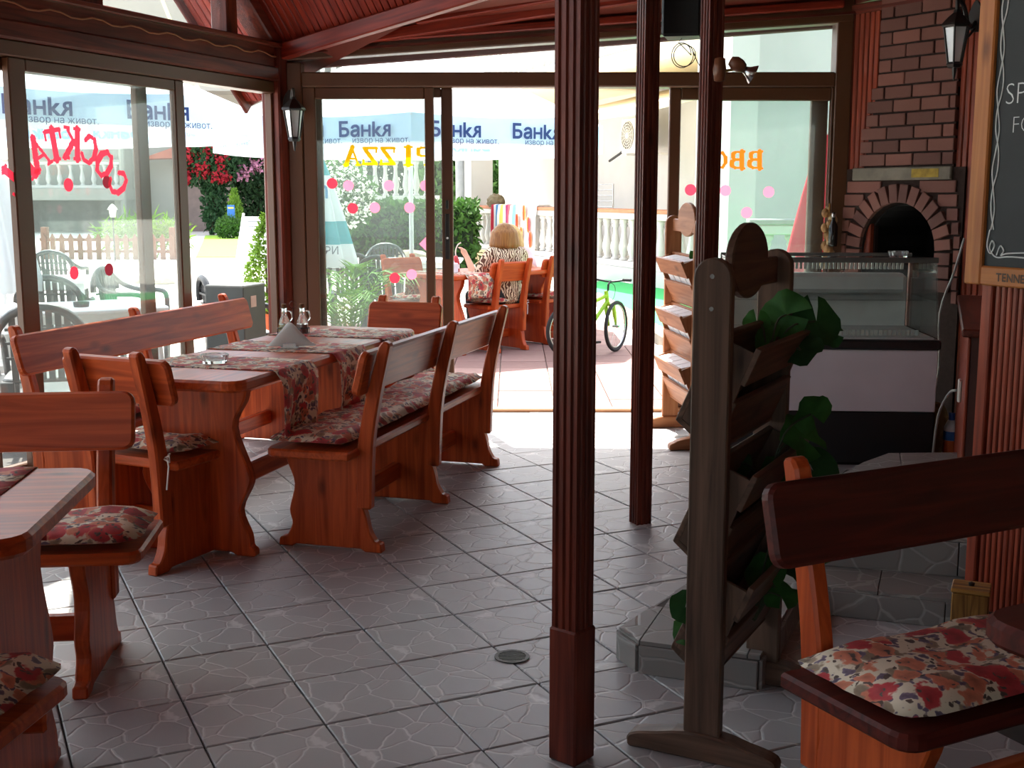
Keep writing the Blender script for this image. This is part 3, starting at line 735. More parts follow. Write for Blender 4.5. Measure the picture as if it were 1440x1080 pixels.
U, V = Vector((.276, .961)), Vector((.961, -.276))
# middle bench: back towards V, origin at its far front corner
def origin_far(near_front, L_): return near_front+U*L_
nf = Vector((-.955, 4.90))-U*.13
o_ = nf+U*1.93
rzm = back_rot(V.x, V.y)
t, cu = seat_unit('bench', 'long red pine bench with its back to the open floor, middle of the room', 'bench', 1.93, (.14, .97, 1.80), (o_.x, o_.y, 0), rzm, None, clabel='long floral cushion on the bench that backs onto the open floor', seed=3, rail=(.02, 1.90))
# bench by the left windows
o_ = Vector((-2.26, 5.27))+V*.47
t, cu = seat_unit('bench', 'long bright red pine bench with its back along the left windows', 'bench', 2.11, (.10, 1.03, 1.95), (o_.x, o_.y, 0), back_rot(-V.x, -V.y), None, clabel='long floral cushion on the bench below the left windows', seed=5, rail=(0, 2.11))
# near end chair and far end chair of the long table
fw = Vector((.43, .90)).normalized(); side = Vector((fw.y, -fw.x))
p0 = Vector((-1.38, 4.48))+fw*.445   # right panel front
rz = back_rot(-fw.x, -fw.y); xd = Vector((math.cos(rz), math.sin(rz)))
o_ = p0 - xd*.07
t, cu = seat_unit('chair', 'red pine chair at the near end of the long table, seen from behind', 'chair', .47, (.07, .40), (o_.x, o_.y, 0), rz, None, clabel='floral cushion on the chair at the near end of the long table', seed=7, D_=.43, rail=(-.03, .50))
add_ties(cu, [(.04, .38), (.40, .38)])
o_ = Vector((-.945, 6.62))
t, cu = seat_unit('chair', 'red pine chair at the far end of the long table, before the glass', 'chair', .45, (.06, .39), (o_.x, o_.y, 0), back_rot(.276, .961), None, clabel='floral cushion on the chair at the far end of the long table', seed=8, rail=(0, .45), D_=.41)
# long table
def table(name, label, near_right, u, v, L_, Wd, z, W=pine, panels=(.22, .22), group=None):
    """top with rounded corners; near_right corner, u along length, v to the right"""
    rz = math.atan2(u.y, u.x)   # local x = along length, local y = to the left
    t = thing(name, label, 'table', (near_right.x, near_right.y, 0), rz, group)
    link('tabletop', prism(rrect(L_, Wd, .07), z-.045, z, 'xy'), W('x'), t, bevel=.01)
    a_ = smoothpts([(.07, z-.045), (.085, z-.11), (.135, z-.22), (.075, .36), (.07, .30), (.12, .19), (.085, .09), (.08, .04)], 4)
    b_ = [(Wd-y, q) for y, q in a_[::-1]]
    foot = [(Wd-.06, .03), (Wd-.06, 0), (Wd-.14, 0), (Wd-.17, .014), (.17, .014), (.14, 0), (.06, 0), (.06, .03)]
    for x in (panels[0], L_-panels[1]): link('table_leg', prism(a_+foot[::-1]+b_, x-.025, x+.025), W('z'), t, bevel=.006)
    link('stretcher', B((panels[0]-.08, L_-panels[1]+.08, Wd/2-.025, Wd/2+.025, .20, .29)), W('x'), t, bevel=.008)
    return t
TR = Vector((-1.04, 4.50)); TL, TW, TZ = 1.95, .63, .75
table('dining_table', 'long red pine dining table dressed with three floral runners', TR, U, V, TL, TW, TZ)
def runner(label, x0, x1, Wd, hang_r, hang_l, z, org, u, group=None, seed=1, skew=0):
    """cloth strip laid across a table; local x along the table, y across to the left"""
    r = random.Random(seed); nx = 8
    path = []
    for k in range(7): path.append((-.012-.012*math.sin(k*.9), z-hang_r*(1-k/6)**1.0-.0 if k < 6 else z+.004))
    path = [(-.014-.010*math.sin(2.5*q), z+.004-hang_r*(1-q)) for q in [i/6 for i in range(6)]]+[(-.006, z+.001), (.01, z+.004)]
    path += [(Wd*k/8, z+.004) for k in range(1, 8)]+[(Wd-.01, z+.004), (Wd+.008, z-.004)]+[(Wd+.014, z-hang_l*k/4) for k in range(1, 5)]
    bm = bmesh.new(); rows = []
    for j, (y, zz) in enumerate(path):
        row = []
        for i in range(nx+1):
            fx = i/nx; drop = max(0, z-zz)
            x = x0+(x1-x0)*fx+skew*(y/Wd)+drop*.12*(fx-.5)
            yy = y-(drop*.10*math.sin(fx*9+seed) if drop > .02 and y < Wd/2 else 0)*(1 if y < 0 else 0)-(.012 if drop > .02 and y < 0 else 0)+(drop*.05*math.sin(fx*8+seed)+.01 if drop > .02 and y > Wd/2 else 0)
            row.append(bm.verts.new((x, yy, zz+(.0015*math.sin(fx*17+j) if drop < .02 else 0))))
        rows.append(row)
    for a_, b_ in zip(rows, rows[1:]):
        for i in range(nx): bm.faces.new((a_[i], b_[i], b_[i+1], a_[i+1]))
    o = link('table_runner', bm, floral(), None, smooth=True)
    md = o.modifiers.new('s', 'SOLIDIFY'); md.thickness = .003; md.offset = 1
    o.location = (org.x, org.y, 0); o.rotation_euler = (0, 0, math.atan2(u.y, u.x)); return tag(o, label, 'table runner', group)
runner('floral table runner nearest the viewer, under the glass ashtray, hanging long', .30, .64, TW, .27, .10, TZ, TR, U, seed=1)
runner('middle floral table runner, under the paper napkins', .86, 1.20, TW, .28, .1, TZ, TR, U, seed=2)
runner('far floral table runner at the glass end of the long table', 1.45, 1.80, TW, .06, .1, TZ, TR, U, seed=3)
tile_glass = glass('thick glass', (.9, .95, .95, 1), .05)
clearg = plain('clear glass body', (.9, .95, .95, 1), .03)
clearg.node_tree.nodes['Principled BSDF'].inputs['Transmission Weight'].default_value = .9
clearg.node_tree.nodes['Principled BSDF'].inputs['IOR'].default_value = 1.45
def ashtray(label, p, r=.055):
    o = link('ashtray', lathe([(.0, 0), (r*.85, 0), (r, .03), (r, .036), (r*.85, .036), (r*.72, .012), (0, .012)], 20), clearg, None, smooth=False)
    o.location = p; return tag(o, label, 'ashtray')
a_ = G(302, 510, .755); ashtray('round glass ashtray on the nearest table runner', (a_.x, a_.y, .7555), .06)
# napkins in a holder
a_ = G(408, 489, .755)
t = thing('napkin_holder', 'fan of white paper napkins standing in a holder on the middle runner', 'napkins', (a_.x, a_.y, .7555), R_(6))
link('holder', B((-.04, .04, -.03, .03, 0, .008), (-.03, .03, -.034, -.031, 0, .022), (-.03, .03, .031, .034, 0, .022)), steel(), t)
pap = cloth('napkin paper', lin(244, 244, 242), .55)
for k in range(7):
    y = -.022+.0073*k
    q = smoothpts([(-.095, .002), (-.07, .018), (-.035, .06), (-.012, .088), (0, .094), (.014, .088), (.04, .058), (.075, .02), (.10, .002)], 4)
    bm = bmesh.new(); addprism(bm, [(x*1.2*(1-.03*abs(k-3)), z*1.15*(1-.04*abs(k-3))+.008) for x, z in q], y-.002, y+.002, 'xz'); link('napkin', bm, pap, t)
# cruet stand
a_ = G(412, 470, .75)
cs = thing('cruet_stand', 'wire stand with a loop handle holding two glass cruets', 'cruet stand', (a_.x, a_.y+.02, .7505), R_(10))
bm = bmesh.new()
for x in (-.045, .045): addtube(bm, [(x+.037*math.cos(2*PI*k/16), .037*math.sin(2*PI*k/16), .03) for k in range(16)], .002, 5, True); addtube(bm, [(x+.037*math.cos(2*PI*k/16), .037*math.sin(2*PI*k/16), .003) for k in range(16)], .002, 5, True)
for x in (-.08, .08): addtube(bm, [(x, 0, .0), (x, 0, .03)], .002, 5)
link('wire_base', bm, black(), cs)
bm = bmesh.new(); addtube(bm, [(0, 0, .0), (0, 0, .13)], .003, 6); addtube(bm, [(.018*math.sin(2*PI*k/12), 0, .148-.018*math.cos(2*PI*k/12)) for k in range(12)], .003, 6, True); link('handle', bm, plain('dark red wood knob', lin(90, 40, 34), .4), cs)
for x, mcol, lb in ((-.045, lin(150, 130, 60), 'glass cruet with a cork, left of the pair in the wire stand'), (.045, lin(120, 60, 40), 'glass cruet with a cork, right of the pair in the wire stand')):
    M = Matrix.Translation((a_.x, a_.y+.02, .7535)) @ Matrix.Rotation(R_(10), 4, 'Z') @ Matrix.Translation((x, 0, 0))
    c = thing('cruet', lb, 'cruet', M.translation, R_(10))
    link('bottle', lathe([(0, 0), (.030, 0), (.032, .03), (.026, .065), (.014, .09), (.013, .125), (.017, .13), (0, .13)], 16), clearg, c, smooth=True)
    link('liquid', lathe([(0, .004), (.026, .004), (.027, .03), (.024, .045), (0, .045)], 14), plain('liquid %d' % int(x*1000), mcol, .1), c)
    link('stopper', lathe([(0, .128), (.011, .128), (.013, .15), (0, .152)], 12), plain('cork', lin(120, 84, 52), .8), c)
    h_ = tube([(.013, 0, .118), (.035, 0, .11), (.04, 0, .08), (.028, 0, .058)], .004, 6); link('handle', h_, clearg, c, smooth=True)

# foreground left: table, bench beyond it, corner of a near bench
u2 = Vector((-.985, -.17)).normalized()    # length runs to the left
tl = table('dining_table', 'red pine dining table cut off by the left edge, nearest the viewer', Vector((-1.06, 3.03)), Vector((-.995, -.10)).normalized(), None, 1.7, .68, .76, panels=(.15, .22))
o = runner('floral runner on the nearest left table', .16, .55, .68, .2, .2, .76, Vector((-1.06, 3.03)), Vector((-.995, -.10)).normalized(), seed=5)
t, cu = seat_unit('bench', 'pine bench beyond the nearest left table, its rail close to the viewer', 'bench', 1.5, (.20, 1.30), (-1.07-1.49*.9945, 3.35-1.49*.1045, 0), R_(6), None, clabel='floral cushion on the bench beyond the nearest left table', seed=11, rail=(0, 1.41), posts=(.25, 1.31), seatx=(0, 1.49))
ux = Vector((math.cos(R_(180)), 0))
t, cu = seat_unit('bench', 'pine bench in the bottom left corner, only its seat end in view', 'bench', 1.4, (.17, 1.23), (-.935, 2.42, 0), R_(172), None, clabel='floral cushion on the seat in the bottom left corner', seed=13, rail=(0, 1.4), D_=.40)
# foreground right bench and table
rb_ = math.atan2(.454, .89)
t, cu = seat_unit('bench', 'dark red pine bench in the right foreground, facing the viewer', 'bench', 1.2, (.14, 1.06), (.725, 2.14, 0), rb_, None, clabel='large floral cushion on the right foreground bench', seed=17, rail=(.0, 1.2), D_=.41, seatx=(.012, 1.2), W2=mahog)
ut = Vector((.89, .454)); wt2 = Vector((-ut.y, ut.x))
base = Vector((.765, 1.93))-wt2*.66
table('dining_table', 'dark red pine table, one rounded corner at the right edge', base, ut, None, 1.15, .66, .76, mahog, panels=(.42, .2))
# ------------------------------------------------------------------ columns
def column(label, x, y, rz, w_, top, base=None):
    t = thing('column', label, 'column', (x, y, 0), rz)
    h = w_/2
    # fluted square shaft
    pts = []
    for k in range(4):
        a = PI/2*k; c_, s_ = math.cos(a), math.sin(a)
        prof = [(-h, .0), (-h*.72, 0), (-h*.64, .006), (-h*.5, .006), (-h*.42, 0), (-h*.12, 0), (-h*.05, .006), (h*.1, .006), (h*.17, 0), (h*.45, 0), (h*.52, .006), (h*.66, .006), (h*.74, 0)]
        for u, d_ in prof:
            X, Y = h-d_, u; pts.append((X*c_-Y*s_, X*s_+Y*c_))
    link('shaft', prism(pts, (base or 0), top, 'xy'), dark('z'), t)
    if base:
        link('base_block', B((-h-.006, h+.006, -h-.006, h+.006, 0, base)), dark('z'), t, bevel=.005)
    return t
column('thick fluted dark red column in front, running the full picture height', .155, 2.95, R_(50), .0755, 3.3, .36)
column('slim fluted dark red column right of the thick one, foot on the tiles', .575, 5.23, R_(24), .072, 3.3)
column('slim fluted dark red column behind the dark flower stand, under the lamp', .835, 5.18, R_(24), .072, 3.3)
beam_between('tie_beam', (.45, 5.3, 2.56), (1.05, 5.13, 2.56), .07, .09, dark('x'), ce)

# ------------------------------------------------------------------ flower stands
ivy = cloth('artificial leaf', lin(58, 112, 44), .3, lin(34, 74, 26), 30)
ivyd = cloth('artificial leaf dark', lin(40, 84, 36), .3, lin(24, 54, 24), 30)
def round_leaf(M, r, parent, mat, seed):
    q = random.Random(seed); bm = bmesh.new(); n = 18; c0 = bm.verts.new((0, 0, 0)); ring1, ring2 = [], []
    for k in range(n):
        a = 2*PI*(k+.5)/n*.985+.05; f = 1+.05*math.sin(5*a)+q.uniform(-.03, .03); z = .16*math.sin(4.5*a)*r
        ring1.append(bm.verts.new((math.cos(a)*r*.55*f, math.sin(a)*r*.55*f, .10*r+z*.3))); ring2.append(bm.verts.new((math.cos(a)*r*f, math.sin(a)*r*f, .02*r+z)))
    for k in range(n-1):
        bm.faces.new((c0, ring1[k], ring1[k+1])); bm.faces.new((ring1[k], ring2[k], ring2[k+1], ring1[k+1]))
    bm.transform(M); return link('leaf', bm, mat, parent, smooth=True)
def plant(label, loc, spots, stemr=.004, seed=1, r0=.06, group=None):
    """artificial plant: spots are (dx, dy, dz, radius) leaf centres"""
    q = random.Random(seed); t = thing('artificial_plant', label, 'plant', loc)
    for k, (x, y, z, r) in enumerate(spots):
        link('stem', tube(smoothpts([(0, 0, -.03), (x*.4, y*.4, z*.65+.02), (x*.97, y*.97, z)], 4), stemr*.8, 5), plain('stem green', lin(52, 62, 40), .7), t)
        M = Matrix.Translation((x, y, z)) @ Euler((q.uniform(.5, 1.25), q.uniform(-.5, .5), q.uniform(-.7, .7))).to_matrix().to_4x4() @ Matrix.Rotation(q.uniform(0, 6), 4, 'Z')
        round_leaf(M, r, t, ivy if k % 2 == 0 else ivyd, seed*31+k)
    return t
def flower_stand(label, front, rear, W, tiers, H_, wb, footL, flip=1):
    """two uprights joined by a round top board and V troughs"""
    front, rear = Vector(front), Vector(rear); ax = (rear-front); L_ = ax.length; rz = math.atan2(ax.y, ax.x)-PI/2   # local y along axis
    t = thing('flower_stand', label, 'flower stand', (front.x, front.y, 0), rz)
    for y in (0, L_):
        pts = [(-wb/2, .05), (wb/2, .05)]+[(wb/2*math.cos(a*PI/10), H_-wb/2+wb/2*math.sin(a*PI/10)) for a in range(11)]
        link('upright', prism(pts, y-.016, y+.016, 'xz'), W('z'), t, bevel=.004)
        fp = smoothpts([(-footL, .0), (-footL, .03), (-footL+.03, .045), (-.12, .055), (-.05, .07), (.05, .07), (.12, .055), (footL-.03, .045), (footL, .03), (footL, 0)], 3)
        link('foot', prism(fp, y-.03, y+.03, 'xz'), W('x'), t, bevel=.005)
        for dz in (.045, .125): link('screw', tube([(0, y-.018 if y == 0 else y+.018, H_-dz-.0), (0, y-.0165 if y == 0 else y+.0165, H_-dz)], .006, 10), steel(), t)
    # round top board along the axis
    R0 = L_*.29; cz = H_-.02
    n = 30; pts = [(L_*.49+R0*math.cos(2*PI*k/n)*(1 if math.sin(2*PI*k/n) > 0 else .97), cz+.10*math.sin(2*PI*k/n)) for k in range(n)]
    lug = [(.017, cz-.075), (L_-.017, cz-.075), (L_-.017, cz+.0), (.017, cz+.0)]
    bm = bmesh.new(); addprism(bm, pts, -.012, .012, 'yz'); addprism(bm, lug, -.010, .010, 'yz'); link('top_board', bm, W('y'), t, bevel=.004)
    for z in tiers:
        Bc, Lc, Rt = Vector((0, z)), Vector((-.10*flip, z+.085)), Vector((.12*flip, z+.275)); Lt = Lc+(Rt-Bc)*.82
        def board(p, q, th):
            n_ = Vector((-(q-p).y, (q-p).x)).normalized()*th*flip
            return [tuple(p), tuple(q), tuple(q+n_), tuple(p+n_)]
        for p_, q_, th in ((Bc.lerp(Rt, .02), Bc.lerp(Rt, .5), .016), (Bc.lerp(Rt, .66), Rt, .016), (Lc, Bc, .016), (Lt, Lc, .016)):
            link('trough_board', prism(board(p_, q_, th), .017, L_-.017, 'xz'), W('y'), t, bevel=.002)
        for y in (.024, L_-.024):
            e_ = .0165
            link('trough_end', prism([tuple(Bc.lerp(Rt, .06)+Vector((0, e_*.5))), tuple(Bc.lerp(Rt, .97)+Vector((-e_*flip, 0))), tuple(Lt+Vector((e_*flip, -.01))), tuple(Lc+Vector((e_*flip, .006)))], y-.006, y+.006, 'xz'), W('z'), t)
    return t, rz
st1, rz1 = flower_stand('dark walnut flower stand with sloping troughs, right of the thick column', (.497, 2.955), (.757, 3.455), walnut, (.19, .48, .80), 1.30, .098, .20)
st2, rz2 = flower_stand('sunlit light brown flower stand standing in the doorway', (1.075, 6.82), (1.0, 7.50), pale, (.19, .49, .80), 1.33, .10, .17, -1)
Y1 = Vector((.26, .50)).normalized(); X1 = Vector((Y1.y, -Y1.x))
def on_stand(u, v, z): return (.497+Y1.x*u+X1.x*v, 2.955+Y1.y*u+X1.y*v, z)
plant('artificial ivy with round leaves in the top trough of the dark stand', on_stand(.36, .04, 1.0), [(.07, .1, .12, .07), (.16, .12, .10, .075), (.02, .02, .05, .055), (.2, .16, .06, .05), (-.02, .06, .10, .04), (.10, .03, .03, .06)], seed=2)
plant('artificial ivy with round leaves in the middle trough of the dark stand', on_stand(.33, .05, .65), [(.12, .08, .13, .075), (.16, .10, .03, .07), (.04, .04, .03, .06), (-.08, .05, .06, .055), (-.07, .08, -.04, .05), (.24, .12, -.08, .055), (.14, .06, .20, .06), (.22, .12, -.0, .04)], seed=5)
plant('artificial ivy with round leaves in the lowest trough of the dark stand', on_stand(.28, .05, .32), [(.03, .02, .10, .06), (.12, .05, .10, .05), (.19, .1, .14, .055), (-.22, -.18, .07, .045), (-.2, -.16, .0, .05), (.28, .12, .16, .05), (.07, 0, .04, .05), (.1, .1, .22, .05)], seed=9)
plant('small artificial plant in the top trough of the sunlit stand', (1.05, 7.0, 1.05), [(.02, -.02, .05, .05), (.06, .02, .0, .05), (.0, .02, -.07, .05)], seed=12)
sun_white = plain('white foam block', lin(238, 238, 240), .9, 0, .03)  # added white blocks: their colour stands in for sun on the trough tops
for z, lb in ((.80, 'top'), (.49, 'middle'), (.19, 'lowest')):
    bm = bmesh.new()
    for k in range(4): addprism(bm, [(.012, z+.05), (.075, z+.10), (.0, z+.295), (-.10, z+.275)], .045+k*.142, .045+k*.142+.125, 'xz')
    o = link('sunlight_block', bm, sun_white); o.location = st2.location; o.rotation_euler = st2.rotation_euler
    tag(o, 'row of white foam blocks in the %s trough of the sunlit stand' % lb, 'sunlight')

# ------------------------------------------------------------------ refrigerated display counter
CW = R_(-4)
cn = thing('display_counter', 'black and white refrigerated counter with a slanted glass case', 'counter', (1.18, 6.42, 0), CW)
blk = plain('black counter panel', lin(34, 33, 34), .35); wpn = plain('white counter panel', lin(222, 214, 218), .45, 0, .05, 4)
CL, CD = 1.09, .68
link('lower_panel', B((0, CL, .0, CD, .02, .30)), blk, cn, bevel=.006)
link('plinth', B((.03, CL-.03, .03, CD-.03, 0, .02)), black(), cn)
link('front_panel', B((0, CL, -.004, .03, .302, .635)), wpn, cn, bevel=.004)
link('side_panel', B((CL-.03, CL+.002, .03, CD, .302, .635)), plain('brown side panel', lin(62, 44, 40), .5), cn, bevel=.004)
link('side_panel', B((0, .03, .03, CD, .302, .635)), blk, cn, bevel=.004)
link('counter_band', B((-.012, CL+.012, -.02, CD+.01, .638, .69)), blk, cn, bevel=.01)
link('display_floor', B((.02, CL-.02, .02, CD-.03, .691, .70)), plain('steel sheet', lin(214, 216, 212), .4, .15), cn)
cg = glass('counter glass', (.93, .96, .955, 1), .02)
bm = bmesh.new(); addprism(bm, [(.0, .70), (.008, .70), (.11, 1.10), (.102, 1.10)], .0, CL, 'yz'); link('front_glass', bm, cg, cn)
for x in (0, CL-.008): link('side_glass', prism([(.01, .70), (CD-.04, .70), (CD-.04, 1.10), (.11, 1.10)], x, x+.008, 'yz'), cg, cn)
link('top_glass', B((0, CL, .10, CD-.02, 1.102, 1.112)), cg, cn)
link('shelf_glass', B((.02, CL-.02, .16, CD-.06, .885, .893)), cg, cn)
fr_m = plain('grey aluminium', lin(120, 124, 124), .35, .7)
link('top_frame', B((-.004, CL+.004, .092, .112, 1.094, 1.122), (-.004, CL+.004, CD-.04, CD-.02, 1.094, 1.122)), fr_m, cn, bevel=.003)
link('corner_post', prism([(CD-.055, .70), (CD-.02, .70), (CD-.02, 1.10), (CD-.055, 1.10)], CL-.012, CL+.004, 'yz'), plain('pinkish end panel', lin(150, 104, 92), .5), cn)
link('corner_post', prism([(CD-.055, .70), (CD-.02, .70), (CD-.02, 1.10), (CD-.055, 1.10)], -.004, .012, 'yz'), fr_m, cn)
link('rear_door', B((.02, CL-.02, CD-.035, CD-.028, .70, .98)), plain('grey rear door', lin(236, 238, 232), .4, 0), cn)
link('evaporator_box', B((.26, CL-.05, CD-.16, CD-.04, .90, 1.01)), plain('steel sheet', lin(214, 216, 212), .4, .15), cn, bevel=.02)
# louvred grilles of small slats
for x0, x1, y, z0_, z1_ in ((.28, CL-.05, CD-.07, 1.03, 1.085), (.22, CL-.09, .08, .705, .735)):
    k = 0; x = x0
    while x < x1:
        link('grille_slat', B((x, x+.014, y-.006, y+.006, z0_, z1_)), plain('pale grille plastic', lin(208, 208, 200), .4), cn); x += .024
Mc = Matrix.Translation((1.18, 6.42, 0)) @ Matrix.Rotation(CW, 4, 'Z')
p = Mc @ Vector((.93, .30, 1.113)); ashtray('round glass ashtray on top of the display counter', p, .055)

# ------------------------------------------------------------------ brick oven
ov = thing('brick_oven', 'red brick oven and chimney breast with an arched black mouth', 'oven', (2.19, 8.06, 0), RW)
brm = varied('red brown brick', lin(84, 52, 46), lin(132, 84, 72), .8, .5, 30)
mort = plain('dark mortar', lin(54, 42, 38), .95, 0, .2, 30, .2, .3)
bb = bmesh.new(); addbox(bb, -.5, .5, -.5, .5, -.5, .5)
bsrc = link('brick', bb, brm, ov, bevel=.03)
bfirst = [True]
def brick(cx, cz, w_, h_, rot=0, yo=0, d_=.10):
    if bfirst[0]: o = bsrc; bfirst[0] = False
    else: o = inst('brick', bsrc, ov)
    o.location = (cx, -.0-yo+rnd.uniform(-.003, .003), cz); o.rotation_euler = (rnd.uniform(-.01, .01), rot+rnd.uniform(-.008, .008), rnd.uniform(-.012, .012)); o.scale = (w_, d_, h_)
arc_c, arc_r, arc_z = .505, .288, 1.115
mo = [(.0, 0), (.97, 0), (.97, 1.62), (.90, 1.62), (.90, 2.75), (.28, 2.75), (.28, 2.1), (.16, 1.62), (.0, 1.62)]
# breast with arched hole: two halves
half = [(arc_c+arc_r*math.cos(PI/2+PI/2*k/12), arc_z+arc_r*math.sin(PI/2+PI/2*k/12)) for k in range(13)]
L_half = [(arc_c, 1.62)]+[(.02, 1.62), (.02, 0), (arc_c-arc_r, 0)]+half[::-1]
bm = bmesh.new(); addprism(bm, L_half, -.035, .58, 'xz')
Rh = [(arc_c, 1.62), (arc_c, arc_z+arc_r)]+[(arc_c+arc_r*math.sin(PI/2*k/12), arc_z+arc_r*math.cos(PI/2*k/12)) for k in range(1, 13)]+[(arc_c+arc_r, 0), (.97, 0), (.97, 1.62)]
addprism(bm, Rh, -.035, .58, 'xz')
addprism(bm, [(.20, 1.62), (.885, 1.62), (.885, 2.8), (.29, 2.8), (.29, 2.18)], -.035, .58, 'xz')
link('mortar_body', bm, mort, ov)
soot = plain('soot', lin(14, 12, 11), .95, 0, .3, 10)
link('oven_floor', B((.2, .81, -.03, .58, .94, .99)), soot, ov); link('oven_back', B((.15, .85, .582, .62, .9, 1.5)), soot, ov)
bm = bmesh.new()
for k in range(12):
    a0, a1 = PI*k/12, PI*(k+1)/12
    q = [(arc_c+r_*math.cos(a), arc_z+r_*math.sin(a)) for r_, a in ((arc_r-.001, a0), (arc_r-.001, a1), (arc_r-.012, a1), (arc_r-.012, a0))]
    addprism(bm, q, .02, .58, 'xz')
addbox(bm, arc_c-arc_r+.001, arc_c-arc_r+.012, .02, .58, .95, arc_z); addbox(bm, arc_c+arc_r-.012, arc_c+arc_r-.001, .02, .58, .95, arc_z)
link('oven_lining', bm, soot, ov)
nv_ = 14
for k in range(nv_):
    a = PI*(k+.5)/nv_; r_ = arc_r+.061; brick(arc_c+r_*math.cos(a), arc_z+r_*math.sin(a), .115, .064, -a, .012)
for sg in (-1, 1):
    for k in range(3): brick(arc_c+sg*(arc_r+.061), arc_z-.045-.083*k, .115, .072, 0, .012)
# stepped side bricks
for k in range(9):
    z = .84+.083*k
    for x0, x1 in ((.005, None), (None, .965)):
        dz = z-arc_z; rr = arc_r+.126; inn = math.sqrt(max(0, rr*rr-max(0, dz)**2)) if dz < rr else 0
        if x0 is not None:
            lo = .0+.02*max(0, k-4); hi = arc_c-inn-.008
            if hi-lo > .03: brick((lo+hi)/2, z, hi-lo, .072)
        else:
            lo = arc_c+inn+.008; hi = .965-.012*max(0, k-4)
            if hi-lo > .03: brick((lo+hi)/2, z, hi-lo, .072)
link('lintel', B((.125, .885, -.06, .05, 1.545, 1.625)), plain('grey stone lintel', lin(112, 104, 92), .8, 0, .25, 12), ov, bevel=.006)
bm = B((.60, .80, -.0625, -.0595, 1.56, 1.612)); link('yellow_stain', bm, plain('yellow stain', lin(150, 124, 40), .8, 0, .4, 20), ov)
for r_ in range(14):
    z = 1.672+.0825*r_
    lo = .175 if r_ < 3 else (.215 if r_ < 5 else (.25 if r_ < 6 else .295)); hi = .885
    x = lo-(0 if r_ % 2 == 0 else .105)
    while x < hi-.02:
        x0_, x1_ = max(x, lo), min(x+.20, hi)
        if x1_-x0_ > .035: brick((x0_+x1_)/2, z, x1_-x0_, .071)
        x += .211
# garland with a bottle left of the oven
def rw(s, y, z):
    v = Matrix.Rotation(RW, 4, 'Z') @ Vector((s, y, z)); return Vector((v.x+2.19, v.y+8.06, v.z))
p = rw(.0, -.12, 1.38)
ga = thing('dried_garland', 'string of dried garlic and corn hanging left of the oven', 'garland', p)
link('cord', tube([(0, 0, .02), (0, 0, -.40)], .006, 6), plain('raffia', lin(150, 110, 60), .8), ga)
q = random.Random(4)
for k in range(16):
    z = -.02-.024*k; a = q.uniform(0, 6.3); r_ = q.uniform(.024, .034)
    bm = bmesh.new(); bmesh.ops.create_icosphere(bm, subdivisions=2, radius=r_, matrix=Matrix.Translation((.026*math.cos(a), .026*math.sin(a), z)) @ Matrix.Diagonal((1, 1, 1.25, 1)))
    link('bulb', bm, plain('dried bulb', lin(150, 110, 66), .7, 0, .4, 30) if k % 3 else plain('pale bulb', lin(176, 150, 110), .7), ga, smooth=True)
p = rw(.05, -.13, 1.12)
bt = thing('bottle', 'dark bottle hanging beside the dried garland', 'bottle', p)
link('glass_body', lathe([(0, 0), (.028, 0), (.03, .02), (.03, .13), (.012, .17), (.011, .22), (0, .22)], 16), plain('dark bottle glass', lin(24, 22, 20), .12), bt, smooth=True)
link('neck_ring', lathe([(.013, .19), (.015, .195), (.015, .21), (.013, .215)], 14), steel(), bt)

# ------------------------------------------------------------------ lanterns
lg = plain('frosted lantern glass', lin(214, 220, 222), .4); lg.node_tree.nodes['Principled BSDF'].inputs['Transmission Weight'].default_value = .6
def lantern(label, loc, rz, s=1.0):
    t = thing('wall_lantern', label, 'lantern', loc, rz); t.scale = (s, s, s)
    K = black()
    # arm comes from the wall behind (local +y) and the lamp hangs at the origin
    link('wall_plate', prism(smoothpts([(-.02, .0), (-.045, .06), (-.03, .12), (0, .16), (.03, .12), (.045, .06), (.02, 0)], 3), .145, .16, 'xz'), K, t)
    link('arm', tube(smoothpts([(0, .15, .05), (0, .10, .02), (0, .05, .12), (0, .0, .15), (0, 0, .10)], 5), .011, 8), K, t)
    link('scroll', tube(smoothpts([(0, .15, .02), (0, .09, -.03), (0, .06, .0), (0, .08, .03)], 5), .007, 6), K, t)
    link('cap', lathe([(0, .10), (.018, .10), (.022, .085), (.05, .06), (.078, .03), (.082, .02), (.074, .012), (0, .012)], 6), K, t)
    bm = bmesh.new()
    for k in range(6):
        a = 2*PI*k/6; addtube(bm, [(.066*math.cos(a), .066*math.sin(a), .012), (.036*math.cos(a), .036*math.sin(a), -.17)], .0055, 5)
    addlathe(bm, [(.0, -.19), (.034, -.19), (.044, -.175), (.04, -.162), (0, -.162)], 6); addlathe(bm, [(.0, -.255), (.005, -.25), (.011, -.215), (.014, -.19), (0, -.19)], 6)
    link('cage', bm, K, t)
    for k in range(6):
        a0, a1 = 2*PI*k/6, 2*PI*(k+1)/6; bm = bmesh.new()
        f = [bm.verts.new((r_*math.cos(a), r_*math.sin(a), z)) for r_, a, z in ((.062, a0, .01), (.062, a1, .01), (.035, a1, -.165), (.035, a0, -.165))]; bm.faces.new(f)
        o = link('pane', bm, lg, t)
    return t
p = D(413, 158, 7.80); lantern('black wall lantern on the corner post left of the doorway', p, R_(20), .95)
p = D(1345, 42, 7.05); lantern('black wall lantern beside the brick chimney at top right', (p.x, p.y, p.z), RW, 1.1)

